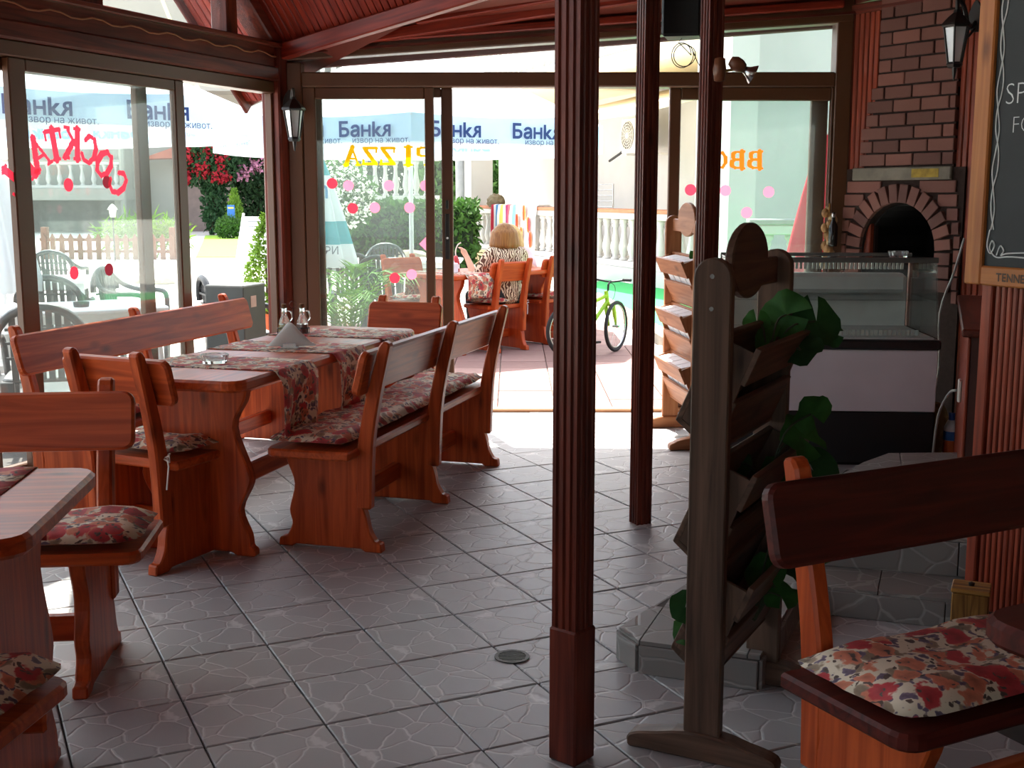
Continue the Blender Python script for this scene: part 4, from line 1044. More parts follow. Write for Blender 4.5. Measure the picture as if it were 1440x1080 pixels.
# ------------------------------------------------------------------ chalkboard on the slatted partition
cb = thing('chalkboard', 'wood framed chalkboard with chalk scrolls hanging on the slatted partition', 'chalkboard', (1.56, 3.87, 0), SW)
fo = wood('golden pine frame ', lin(180, 112, 56), lin(150, 86, 40), 'z', .45); fo2 = wood('golden pine frame ', lin(180, 112, 56), lin(150, 86, 40), 'x', .45)
bx0, bx1, bz0, bz1 = -.107, .80, 1.165, 2.25
fwid = .072
link('frame_side', B((bx0, bx0+fwid, -.04, -.008, bz0, bz1)), fo, cb, bevel=.005); link('frame_side', B((bx1-fwid, bx1, -.04, -.008, bz0, bz1)), fo, cb, bevel=.005)
link('frame_bottom', B((bx0+fwid, bx1-fwid, -.04, -.008, bz0, bz0+.062)), fo2, cb, bevel=.005); link('frame_top', B((bx0+fwid, bx1-fwid, -.04, -.008, bz1-.07, bz1)), fo2, cb, bevel=.005)
link('board', B((bx0+fwid-.005, bx1-fwid+.005, -.024, -.012, bz0+.055, bz1-.06)), plain('chalkboard black', lin(34, 37, 38), .7, 0, .15, 6), cb)
chalk = plain('white chalk', lin(206, 208, 206), .9)
def chalk_line(pts): return link('chalk_line', tube([(x, -.0255, z) for x, z in smoothpts(pts, 5)], .0027, 5), chalk, cb)
xl = bx0+fwid+.022; zb = bz0+.062+.035
pts1, pts2 = [], []
for k in range(15):
    z = zb+.08+k*.062; pts1.append((xl+.010*math.sin(k*1.57), z)); pts2.append((xl+.004+.012*math.sin(k*1.57+2.4), z))
chalk_line(pts1); chalk_line(pts2)
chalk_line([(xl-.004, zb+.08), (xl-.012, zb+.03), (xl+.004, zb+.005), (xl+.02, zb+.03), (xl+.008, zb+.045), (xl, zb+.02), (xl+.03, zb-.006), (xl+.1, zb-.002), (xl+.3, zb-.006)])
chalk_line([(xl+.03, zb+.0), (xl+.045, zb+.03), (xl+.06, zb+.015), (xl+.05, zb), (xl+.08, zb+.008), (xl+.2, zb+.014), (xl+.35, zb+.008)])
zt = bz1-.10
chalk_line([(xl+.0, zb+.95), (xl+.01, zt-.05), (xl+.04, zt), (xl+.10, zt+.005), (xl+.3, zt)])
def on_board(x, y):
    n = Vector((-.93, -.37, 0)); p0 = Vector((1.56, 3.87, 0))+n*.026; d = D(x, y, 1.)-Vector((0, 0, EYE)); t_ = (p0-Vector((0, 0, EYE))).dot(n)/d.dot(n)
    q_ = Matrix.Rotation(-SW, 4, 'Z') @ (Vector((0, 0, EYE))+d*t_-Vector((1.56, 3.87, 0))); return q_.x, q_.z
x_, z_ = on_board(1413, 133); text_obj('chalk_word', 'SP', .095, chalk, cb, facing((x_, -.0255, z_), 0), .001, -.002, 'LEFT')
x_, z_ = on_board(1422, 176); text_obj('chalk_word', 'FO', .075, chalk, cb, facing((x_, -.0255, z_), 0), .001, -.002, 'LEFT')
x_, z_ = on_board(1406, 385); text_obj('brand_mark', 'TENNESSEE', .036, plain('dark print', lin(84, 62, 42), .7), cb, facing((x_, -.041, bz0+.029), 0), .0006, .0012, 'LEFT')

# ------------------------------------------------------------------ speaker, spot lamp, low wall and odds and ends
p = D(961, 18, 5.35)
sp_ = thing('loudspeaker', 'black loudspeaker hung high between the two slim columns', 'speaker', (p.x, p.y, p.z), R_(-14))
link('cabinet', B((-.085, .085, -.08, .08, -.105, .16)), plain('black speaker shell', lin(24, 26, 30), .5), sp_, bevel=.012)
link('grille', B((-.075, .075, -.086, -.0805, -.095, .15)), plain('black speaker grille', lin(16, 17, 18), .8), sp_, bevel=.003)
link('bracket', B((-.01, .15, .07, .085, -.01, .02)), black(), sp_)
pts = []
for k in range(40):
    a = 2*PI*k/18; pts.append((-.01+.045*math.cos(a)+.02*(k/40), .03, -.175+.055*math.sin(a)*(1-.2*k/40)))
pts = [(0, .0, -.10), (-.02, .02, -.12)]+pts+[(.06, .03, -.20), (.09, .03, -.25), (.12, .05, -.255)]
link('cable', tube(pts, .0022, 5), black(), sp_)
# spot lamp clipped to the rear slim column
p = D(1012, 98, 5.10)
sl = thing('spot_lamp', 'small brass and wood spot lamp on the rear slim column', 'lamp', p, R_(0))
wdm = plain('turned brown wood', lin(110, 64, 40), .4)
link('mount', lathe([(0, -.05), (.022, -.045), (.028, 0), (.022, .045), (0, .05)], 14), wdm, sl, smooth=True)
link('arm', tube([(.02, 0, -.005), (.06, -.01, -.0)], .006, 6), plain('brass', lin(176, 140, 70), .3, 1), sl)
bm = lathe([(0, -.035), (.018, -.033), (.03, -.01), (.028, .015), (.018, .035), (0, .04)], 14); bm.transform(Matrix.Translation((.07, -.01, .02)) @ Matrix.Rotation(R_(118), 4, 'Y')); link('lamp_body', bm, wdm, sl, smooth=True)
bm = lathe([(.014, 0), (.022, .02), (.042, .045), (.04, .046), (.02, .022), (.010, .0)], 16); bm.transform(Matrix.Translation((.098, -.01, -.0)) @ Matrix.Rotation(R_(118), 4, 'Y')); link('reflector', bm, steel(), sl, smooth=True)
# half wall right of the counter
hw = sgroup('wall_partition', 'low brown boarded half wall with a flat cap behind the slatted partition', (1.90, 4.85, 0), math.atan2(1.75, .62))
link('board', B((0, 1.75, -.05, .03, 0, .88)), plain('dark red wall', lin(74, 38, 30), .7), hw)
for k in range(20): link('plank', B((.005+.087*k, .085+.087*k, .031, .045, .02, .88)), clad('z'), hw, bevel=.004)
link('cap', B((-.03, 1.78, -.08, .07, .882, .915)), dark('x'), hw, bevel=.006)
link('socket', B((.55, .62, .046, .062, .52, .62)), plain('cream plastic', lin(214, 208, 196), .4), hw, bevel=.004)
Mh = Matrix.Translation((1.90, 4.85, 0)) @ Matrix.Rotation(math.atan2(1.75, .62), 4, 'Z')
w_ = [Mh @ Vector(v) for v in ((.585, .07, .57), (.66, .10, .54), (.80, .14, .40), (.95, .16, .10), (1.0, .2, .01))]
tag(link('cable', tube(smoothpts([tuple(v) for v in w_], 4), .006, 6), plain('grey cable', lin(150, 146, 140), .5)), 'grey lead from the socket on the low half wall', 'cable')
w_ = [rw(1.0, -.05, 1.2), rw(.98, -.10, 1.0), rw(.94, -.16, .75), rw(.97, -.18, .4), rw(.9, -.2, .02)]
tag(link('cable', tube(smoothpts([tuple(v) for v in w_], 4), .007, 6), plain('grey cable', lin(150, 146, 140), .5)), 'pale lead hanging down the bricks right of the oven', 'cable')
p = G(1322, 640, .0); p = Vector((2.50, 6.75, 0))
bo = thing('spray_bottle', 'small white bottle with an orange and blue label between counter and half wall', 'bottle', (2.40, 6.45, .0))
link('body', lathe([(0, 0), (.035, 0), (.038, .02), (.038, .20), (.02, .24), (0, .24)], 16), plain('white plastic', lin(220, 220, 220), .4), bo, smooth=True)
link('label', lathe([(.0388, .06), (.0388, .13)], 16), plain('orange label', lin(224, 110, 50), .5), bo); link('label', lathe([(.0388, .131), (.0388, .18)], 16), plain('blue label', lin(60, 110, 180), .5), bo)
link('cap', lathe([(0, .24), (.016, .24), (.016, .28), (0, .28)], 12), plain('blue cap', lin(50, 90, 170), .4), bo)
bg_ = thing('paper_bag', 'crumpled brown paper bag behind the counter', 'bag', (2.36, 6.62, 0))
bm = bmesh.new(); bmesh.ops.create_icosphere(bm, subdivisions=3, radius=.11, matrix=Matrix.Translation((0, 0, .16)) @ Matrix.Diagonal((.9, .7, 1.4, 1)))
for v in bm.verts: v.co += Vector((rnd.uniform(-.012, .012), rnd.uniform(-.012, .012), rnd.uniform(-.012, .012))); v.co.z = max(v.co.z, 0)
link('bag', bm, plain('brown paper', lin(150, 116, 70), .8, 0, .25, 14), bg_)
# wood block by the slatted partition
wbk = thing('wooden_box', 'small strongly grained wooden box at the foot of the slatted partition', 'box', (1.455, 3.66, 0), R_(-24))
gm = wood('zebra grain wood ', lin(196, 146, 74), lin(84, 46, 28), 'z', .5, False, 1.4)
link('body', B((-.055, .055, -.05, .05, .101, .215)), gm, wbk, bevel=.004); link('lid', B((-.058, .058, -.053, .053, .216, .23)), wood('zebra grain wood ', lin(196, 146, 74), lin(84, 46, 28), 'x', .5, False, 1.4), wbk, bevel=.003)
link('knob', lathe([(0, .23), (.008, .23), (.010, .24), (0, .244)], 10), black(), wbk)
# floor drain
p = G(720, 924)
dr = thing('floor_drain', 'round dark floor drain in the tiles left of the thick column', 'drain', (p.x, p.y, .001))
link('rim', lathe([(.045, 0), (.045, .003), (.056, .003), (.056, 0)], 24), plain('tarnished metal', lin(70, 66, 60), .5, .7), dr)
bm = bmesh.new()
for k in range(7): addbox(bm, -.043, .043, -.040+.0125*k, -.034+.0125*k, .0, .0025)
link('grate', bm, plain('tarnished metal', lin(70, 66, 60), .5, .7), dr); link('dark_hole', lathe([(0, 0), (.045, 0), (.045, .0006), (0, .0006)], 20), black(), dr)
# ------------------------------------------------------------------ outside: ground
conc = plain('pale concrete', lin(214, 208, 198), .9, 0, .06, 2)
pavem = varied('pink paving', lin(122, 90, 83), lin(150, 117, 109), .75, .3, 14)
gr = struct('ground', prism([(-70, 8.06), (-1.5, 8.13), (3.2, 8.13), (60, 8.13), (60, 80), (-70, 80)], -.3, -.03, 'xy'), conc, 'sunlit pale concrete yard')
gl_ = struct('ground', prism([(-70, 8.06), (-70, -20), (-6.3, -3.6), (-1.66, 8.06)], -.3, -.03, 'xy'), conc, 'pale paving outside the left windows')
tsb = bmesh.new(); addbox(tsb, -.197, .197, -.197, .197, -.03, 0); psrc = link('paver', tsb, pavem, gr, bevel=.004)
kb = lambda Y: 1.32 + (13.7-Y)*.075   # left face of the kerb
n_ = 0
for i in range(-9, 9):
    for j in range(0, 14):
        x, y = .1+.4*i, 8.33+.4*j
        if x+.2 > kb(y)+.02 or x < -2.4: continue
        if n_ == 0: psrc.location = (x, y, 0)
        else: inst('paver', psrc, gr, (x, y, rnd.uniform(-.002, .002)), (0, 0, PI/2*rnd.randrange(4)))
        n_ += 1
# kerb and artificial turf right of the terrace
stone = varied('grey kerb stone', lin(140, 128, 112), lin(176, 164, 146), .85, .4, 20)
kbo = sgroup('kerb', 'low stone kerb along the green carpet')
for k in range(14):
    y0, y1 = 8.4+.62*k, 8.4+.62*k+.6
    bm = bmesh.new(); addprism(bm, [(kb(y0), y0), (kb(y0)+.18, y0), (kb(y1)+.18, y1), (kb(y1), y1)], -.03, .09, 'xy'); link('kerb_stone', bm, stone, kbo, bevel=.01)
turf = plain('green carpet', lin(70, 176, 104), .95, 0, .15, 60, .2, .6)
tag(struct('ground', prism([(kb(8.3)+.18, 8.4), (9, 8.4), (6.5, 14), (2.0, 19.6), (.75, 20), (kb(17)+.18, 17)], -.03, .085, 'xy'), turf, 'green artificial grass carpet below the white balustrade'), 'green artificial grass carpet below the white balustrade', None)

# ------------------------------------------------------------------ white house with terrace at the right
HD = Vector((2.82, -8.0)).normalized(); HN = Vector((HD.y, -HD.x)); HN = HN if HN.x > 0 else -HN
hrz = math.atan2(HD.y, HD.x)
def hframe(name, label, cat='house'):
    t = thing(name, label, cat, (-.87, 27.0, 0), hrz); return t   # local x along the balustrade to the viewer, local y = HN? 
ho = hframe('white_house', 'white plastered house with a balustraded terrace and upper balcony')
# local y axis = rotate(x,90deg) = (-HD.y, HD.x) -> points to +X side
pl = white()
cream = plain('cream soffit', lin(236, 222, 190), .8, 0, .04, 2)
brownr = plain('brown rail', lin(176, 112, 78), .7)
beige = plain('beige plinth', lin(214, 184, 142), .9, 0, .1, 3)
def baluster_prof(h):
    return [(.075, 0), (.075, .04*h), (.045, .07*h), (.05, .12*h), (.085, .28*h), (.08, .36*h), (.045, .62*h), (.04, .78*h), (.06, .84*h), (.045, .88*h), (.075, .93*h), (.075, h)]
bal_src = {}
def balustrade(t, x0, x1, y, z0, h, rail_m, step=.33, plinth=None, pl_m=None, name='baluster'):
    key = round(h, 3)
    x = x0+.2
    while x < x1-.1:
        if key not in bal_src:
            bal_src[key] = link(name, lathe(baluster_prof(h), 10), pl, t, smooth=True); bal_src[key].location = (x, y, z0)
        else: inst(name, bal_src[key], t, (x, y, z0))
        x += step
    link('base_rail', B((x0, x1, y-.1, y+.1, z0-.10, z0)), pl, t, bevel=.01)
    link('top_rail', B((x0, x1, y-.11, y+.11, z0+h, z0+h+.10)), pl, t, bevel=.01)
    link('coping', B((x0, x1, y-.13, y+.13, z0+h+.10, z0+h+.16)), rail_m, t, bevel=.01)
    if plinth: link('plinth', B((x0, x1, y-.12, y+.12, -.03, z0-.1)), pl_m or pl, t)
balustrade(ho, -2.4, 11.0, 0, .42, .66, brownr, plinth=True)
link('plinth_band', B((-2.4, 3.2, -.14, -.12, -.03, .30)), beige, ho)
link('terrace_floor', B((-3.2, 11.2, .1, 1.7, -.03, .30)), pl, ho)
link('facade', B((-3.2, 2.05, 1.7, 2.0, 0, 3.35), (2.05, 2.75, 1.7, 2.0, 2.35, 3.35), (2.05, 2.75, 1.7, 2.0, 0, .5), (2.75, 11.2, 1.7, 2.0, 0, 3.35)), pl, ho)
win = link('window', B((2.02, 2.78, 1.66, 1.74, .48, .54), (2.02, 2.78, 1.66, 1.74, 2.32, 2.38), (2.02, 2.08, 1.66, 1.74, .5, 2.36), (2.72, 2.78, 1.66, 1.74, .5, 2.36)), pl, ho)
link('window_pane', B((2.08, 2.72, 1.72, 1.73, .54, 2.32)), plain('grey shutter', lin(170, 172, 170), .4), win)
link('pillar', B((-.35, .35, -.15, .35, -.03, 3.4)), pl, ho); link('pillar', B((-1.0, -.55, .0, .35, -.03, 3.4)), pl, ho)
dp = link('downpipe', tube([(-.22-.02, -.22, 0), (-.24, -.22, 3.4)], .10, 12), plain('grey downpipe', lin(168, 170, 170), .5), ho, smooth=True)
for z in (1.0, 2.2): link('pipe_collar', tube([(-.24, -.22, z), (-.24, -.22, z+.06)], .112, 12), plain('grey downpipe', lin(168, 170, 170), .5), ho)
link('balcony_slab', B((-1.0, 11.2, -.35, 2.0, 3.35, 3.6)), cream, ho)
balustrade(ho, -1.0, 9.3, -.2, 3.72, .72, pl, step=.30, name='upper_baluster')
link('upper_wall', B((-1.0, 11.2, 2.2, 2.5, 3.6, 7)), pl, ho); link('parapet', B((9.4, 11.2, -.3, -.1, 3.6, 4.7)), pl, ho)
link('canopy', prism([(-.95, 2.55), (1.7, 3.2), (1.7, 3.3), (-.95, 2.65)], 5.3, 10.6, 'yz'), cream, ho)
# air conditioner
ac = thing('air_conditioner', 'white outdoor air conditioner unit on the house wall under the canopy', 'air conditioner', (0, 0, 0), 0)
ac.location = (-.87+HD.x*5.95-HD.y*1.22, 27.0+HD.y*5.95+HD.x*1.22, 2.20); ac.rotation_euler = (0, 0, hrz)
acw = plain('white appliance shell', lin(228, 226, 220), .5)
link('casing', B((-.45, .45, -.14, .16, 0, .62)), acw, ac, bevel=.02)
bm = tube([(-.17, -.142, .31), (-.17, -.150, .31)], .25, 28); link('fan_recess', bm, plain('dark grille', lin(96, 92, 84), .6), ac)
for r_ in (.05, .10, .15, .20, .245): link('grille_ring', tube([(-.17+r_*math.cos(2*PI*k/28), -.158, .31+r_*math.sin(2*PI*k/28)) for k in range(28)], .007, 5, True), acw, ac)
for k in range(16):
    a = 2*PI*k/16; link('grille_spoke', tube([(-.17+.03*math.cos(a), -.158, .31+.03*math.sin(a)), (-.17+.25*math.cos(a), -.158, .31+.25*math.sin(a))], .005, 4), acw, ac)
link('hub', tube([(-.17, -.16, .31), (-.17, -.165, .31)], .05, 14), acw, ac)
link('pipe', tube([(-.45, .0, .15), (-.9, .05, .02), (-1.5, .1, -.1)], .025, 6), plain('black hose', lin(50, 50, 50), .6), ac)
link('bracket', B((-.35, -.31, -.1, .48, -.04, 0), (.31, .35, -.1, .48, -.04, 0)), acw, ac)
# laundry rack
lr = thing('laundry_rack', 'folding white laundry rack on the terrace behind the balustrade', 'laundry rack', (-.87+HD.x*5.3-HD.y*.8, 27.0+HD.y*5.3+HD.x*.8, .30), hrz)
bm = bmesh.new(); addtube(bm, [(-.5, 0, 0), (-.5, 0, 1.35), (.5, 0, 1.35), (.5, 0, 0)], .015, 6); link('frame', bm, steel(), lr)
for k in range(6): link('rod', tube([(-.5, 0, .75+.1*k), (.5, 0, .75+.1*k)], .008, 5), steel(), lr)
# towels on the balustrade
def towel(label, xa, xb, cols, seed, cat='towel'):
    t = thing('towel', label, cat, (-.87, 27.0, 0), hrz)
    n = len(cols); r = random.Random(seed)
    for k, c in enumerate(cols):
        x0_, x1_ = xa+(xb-xa)*k/n, xa+(xb-xa)*(k+1)/n
        bm = bmesh.new(); rows = []
        for y, z in ((-.18, .42), (-.17, .75), (-.165, 1.05), (-.15, 1.26), (-.10, 1.275), (.10, 1.275), (.15, 1.25), (.16, .8)):
            rows.append([bm.verts.new((x0_+(x1_-x0_)*q, y-.02*math.sin((x0_+(x1_-x0_)*q)*9)*(1 if z < 1.2 else 0), z)) for q in (0, .5, 1)])
        for a_, b_ in zip(rows, rows[1:]):
            for q in range(2): bm.faces.new((a_[q], a_[q+1], b_[q+1], b_[q]))
        o = link('stripe' if n > 1 else 'cloth', bm, cloth('towel '+str(c), lin(*c), .3), t)
    return t
towel('beach towel with red, blue and yellow stripes on the balustrade', 1.75, 3.25, ((200, 30, 60), (240, 240, 240), (70, 140, 190), (244, 244, 240), (240, 220, 110), (240, 236, 230), (190, 60, 110), (240, 110, 120), (244, 244, 244), (150, 200, 220)), 1)
tf = towel('white beach towel printed with red and orange tulips', 3.27, 4.45, ((246, 246, 244),), 2)
for k, (x, z) in enumerate(((3.5, .95), (3.75, .70), (4.15, .9), (4.25, .62), (3.9, 1.12))):
    for q in range(5):
        a = -.6+.3*q; bm = bmesh.new(); addprism(bm, [(x+.02*q-.04+.08*math.cos(t_)*.6, z+.15*math.sin(t_)) for t_ in [2*PI*i/8 for i in range(8)]], -.215, -.212, 'xz'); link('petal', bm, plain('petal %d' % ((k+q) % 3), [lin(232, 60, 90), lin(240, 120, 60), lin(244, 170, 60)][(k+q) % 3], .8), tf)
    bm = bmesh.new(); addprism(bm, [(x-.01, z-.1), (x+.02, z-.1), (x+.12, z-.36), (x+.09, z-.36)], -.214, -.211, 'xz'); link('flower_stem', bm, plain('grey stem', lin(110, 120, 140), .8), tf)
ct = thing('crumpled_cloth', 'crumpled brown cloth draped over the balustrade rail', 'cloth', (-.87+HD.x*1.6, 27.0+HD.y*1.6, 1.28), hrz)
bm = bmesh.new(); bmesh.ops.create_icosphere(bm, subdivisions=3, radius=.22, matrix=Matrix.Diagonal((1.3, .8, .8, 1)))
for v in bm.verts: v.co += Vector((rnd.uniform(-.02, .02), rnd.uniform(-.02, .02), rnd.uniform(-.02, .02)))
bm.transform(Matrix.Translation((0, 0, .04))); link('cloth', bm, plain('olive brown cloth', lin(110, 96, 70), .9), ct)
# nearer wing behind the right leaf
wg_ = thing('house_wing', 'white house wing with a curtained window behind the right glass', 'house', (0, 0, 0))
wing_pl = white()  # same white plaster as the terrace house
link('wall', B((2.45, 9.5, 16.0, 16.3, 0, 4.6)), wing_pl, wg_)
link('wall', B((2.42, 2.72, 13.6, 15.99, 0, 4.6)), wing_pl, wg_)
link('pilaster', B((2.75, 3.45, 15.75, 15.99, 0, 4.6)), wing_pl, wg_)
wf_ = link('window_frame', B((4.02, 4.1, 15.9, 15.99, .75, 2.4), (5.1, 5.18, 15.9, 15.99, .75, 2.4), (4.02, 5.18, 15.9, 15.99, 2.4, 2.5), (4.02, 5.18, 15.85, 15.99, .68, .75)), wing_pl, wg_)
link('curtain', B((4.1, 4.5, 15.94, 15.95, .75, 2.4)), cloth('teal curtain', lin(120, 176, 166), .2), wf_); link('pane', B((4.5, 5.1, 15.96, 15.97, .75, 2.4)), plain('dark pane', lin(110, 116, 110), .1), wf_)
bl = thing('terrace_balustrade', 'short white balustrade with a grey coping seen through the right glass', 'balustrade', (2.45, 12.6, 0), R_(-2))
balustrade(bl, 0, 2.6, 0, .45, .60, plain('grey coping', lin(150, 150, 146), .7), step=.26, plinth=True)

# ------------------------------------------------------------------ parasols
pw = cloth('white parasol canvas', lin(238, 242, 246), .3, lin(226, 234, 242)); pb = cloth('pale blue valance canvas', lin(196, 220, 240), .15, lin(186, 214, 236))
navy = plain('navy print', lin(34, 62, 120), .7, 0, .03)
BANK = '\u0411\u0430\u043dk\u044f'; SUB = '\u0438\u0437\u0432\u043e\u0440 \u043d\u0430 \u0436\u0438\u0432\u043e\u0442.'
def parasol(label, cx, cy, Rr, rot, zb, zt, apex, texts, n=8, vmat=None, sag=.03):
    t = thing('parasol', label, 'parasol', (cx, cy, -.03), rot)
    P = [Vector((Rr*math.cos(2*PI*k/n), Rr*math.sin(2*PI*k/n), zt+.03)) for k in range(n)]; top = Vector((0, 0, apex))
    for k in range(n):
        bm = bmesh.new(); a_, b_ = P[k], P[(k+1) % n]; rows = []
        for i in range(5):
            f = i/4; rows.append([bm.verts.new(a_.lerp(b_, q/4).lerp(top, f)-Vector((0, 0, sag*math.sin(PI*q/4)*(1-f)))) for q in range(5)])
        for r0, r1 in zip(rows, rows[1:]):
            for q in range(4): bm.faces.new((r0[q], r0[q+1], r1[q+1], r1[q]))
        bmesh.ops.remove_doubles(bm, verts=bm.verts, dist=1e-5)
        link('canopy_panel', bm, pw, t)
        bm = bmesh.new(); r0, r1, r2 = [], [], []
        for q in range(9):
            p = a_.lerp(b_, q/8); out = Vector((p.x, p.y, 0)).normalized()*.02*math.sin(PI*q/8)
            p = p-Vector((0, 0, sag*math.sin(PI*q/8)))
            r0.append(bm.verts.new(p)); r1.append(bm.verts.new(Vector((p.x, p.y, zb+.06))+out)); r2.append(bm.verts.new(Vector((p.x, p.y, zb+.03-.02*math.sin(PI*q/8)))+out))
        for q in range(8): bm.faces.new((r0[q], r0[q+1], r1[q+1], r1[q]))
        v = link('valance', bm, vmat or pb, t)
        bm = bmesh.new(); r1 = [bm.verts.new(x.co) for x in []]
        for q in range(9):
            p = a_.lerp(b_, q/8); out = Vector((p.x, p.y, 0)).normalized()*(.02*math.sin(PI*q/8)+.001)
            r1.append((bm.verts.new(Vector((p.x, p.y, zb+.07))+out), bm.verts.new(Vector((p.x, p.y, zb+.03-.02*math.sin(PI*q/8)))+out)))
        for q in range(8): bm.faces.new((r1[q][0], r1[q+1][0], r1[q+1][1], r1[q][1]))
        link('hem', bm, pw, v)
        link('rib', tube([P[k]-Vector((0, 0, .02)), top-Vector((0, 0, .05))], .012, 5), plain('white pole', lin(220, 220, 220), .4), t)
        for (kk, fr) in texts:
            if kk != k: continue
            p = a_.lerp(b_, fr); d_ = (b_-a_).normalized(); ang = math.atan2(d_.y, d_.x); out = Vector((d_.y, -d_.x, 0))*.028
            h = zt-zb
            text_obj('brand_lettering', BANK, h*.62, navy, v, facing(p+out+Vector((0, 0, -h*.50)), ang), .001, h*.018)
            if k in (2, 3, 4): text_obj('brand_lettering', BANK, h*.62, plain('navy print seen through canvas', lin(120, 160, 200), .8), v, facing(p-Vector((d_.y, -d_.x, 0))*.012+Vector((0, 0, -h*.50)), ang), .001, h*.018)
            p2 = a_.lerp(b_, fr+.10)
            text_obj('slogan_lettering', SUB, h*.25, navy, v, facing(p2+out+Vector((0, 0, -h*.82)), ang), .001)
    link('pole', tube([(0, 0, 0), (0, 0, apex)], .025, 10), plain('white pole', lin(220, 220, 220), .4), t)
    link('base', lathe([(0, 0), (.28, 0), (.28, .06), (.06, .09), (.04, .3), (0, .3)], 20), plain('concrete base', lin(170, 166, 160), .8), t)
    return t
parasol('large white and pale blue parasol outside the doorway, dark blue lettering', -1.1, 13.25, 2.1, R_(-85), 1.90, 2.20, 3.15, ((0, .27), (0, .80), (7, .72), (7, .30), (1, .4), (6, .7), (6, .2), (5, .5), (3, .5)))
parasol('large white and pale blue parasol outside the left windows, dark blue lettering', -4.36, 10.3, 2.10, R_(-50.5-22.5), 1.93, 2.21, 3.1, ((0, .33), (0, .88), (7, .80), (2, .3), (2, .8), (3, .35), (3, .8), (7, .25), (4, .4)))

def closed_parasol(label, x, y, h, r, cols, name='closed_parasol', z0=.75, waves=8, words=None):
    t = thing(name, label, 'parasol', (x, y, -.03))
    link('pole', tube([(0, 0, 0), (0, 0, h)], .024, 8), plain('white pole', lin(220, 220, 220), .4), t)
    link('base', lathe([(0, 0), (.25, 0), (.25, .06), (.05, .09), (.035, .25), (0, .25)], 18), plain('concrete base', lin(170, 166, 160), .8), t)
    m = len(cols)
    for s_ in range(m):
        bm = bmesh.new(); rows = []
        za, zb_ = z0+(h-z0)*s_/m, z0+(h-z0)*(s_+1)/m
        for i in range(5):
            z = za+(zb_-za)*i/4; f = (z-z0)/(h-z0); rr = r*(1-f)**.8*(1 if f > .03 else .92)+.03
            rows.append([bm.verts.new((rr*(1+.22*math.cos(waves*a))*math.cos(a), rr*(1+.22*math.cos(waves*a))*math.sin(a), z)) for a in [2*PI*k/48 for k in range(48)]])
        for a_, b_ in zip(rows, rows[1:]):
            for k in range(48): bm.faces.new((a_[k], a_[(k+1) % 48], b_[(k+1) % 48], b_[k]))
        link('folded_canvas', bm, cols[s_], t, smooth=True)
    if words:
        for wd, size, z, m_ in words: text_obj('printed_lettering', wd, size, m_, t, facing((0, -r*(1-(z-z0)/(h-z0))**.8*1.24-.04, z), 0), .001)
    return t
teal = cloth('teal canvas', lin(90, 176, 186), .3); cw = cloth('white folded canvas', lin(232, 238, 240), .3); redc = cloth('red canvas', lin(206, 20, 48), .12)
closed_parasol('closed white and teal parasol with lettering behind the left glass leaf', -2.02, 12.6, 1.92, .32, (cw, teal, cw, cw, teal), words=(('\u0410\u041b\u0418\u041f\u0410\u0420\u0418', .11, .93, plain('grey print', lin(110, 120, 130), .7)), ('on', .30, 1.55, plain('blue print', lin(100, 150, 190), .7))))
closed_parasol('closed red parasol with white marks at the right glass leaf', 2.72, 10.6, 2.0, .30, (redc, redc), waves=6, z0=.55, words=(('\u223f', .25, 1.3, plain('white print', lin(240, 236, 236), .7)), ('\u223f', .30, .85, plain('white print', lin(240, 236, 236), .7))))
closed_parasol('closed white parasol with blue marks at the far left edge', -4.05, 9.3, 2.05, .34, (cw, cw, cw), words=(('\u25a0', .12, 1.25, navy), ('\u25a0', .10, .95, navy)))

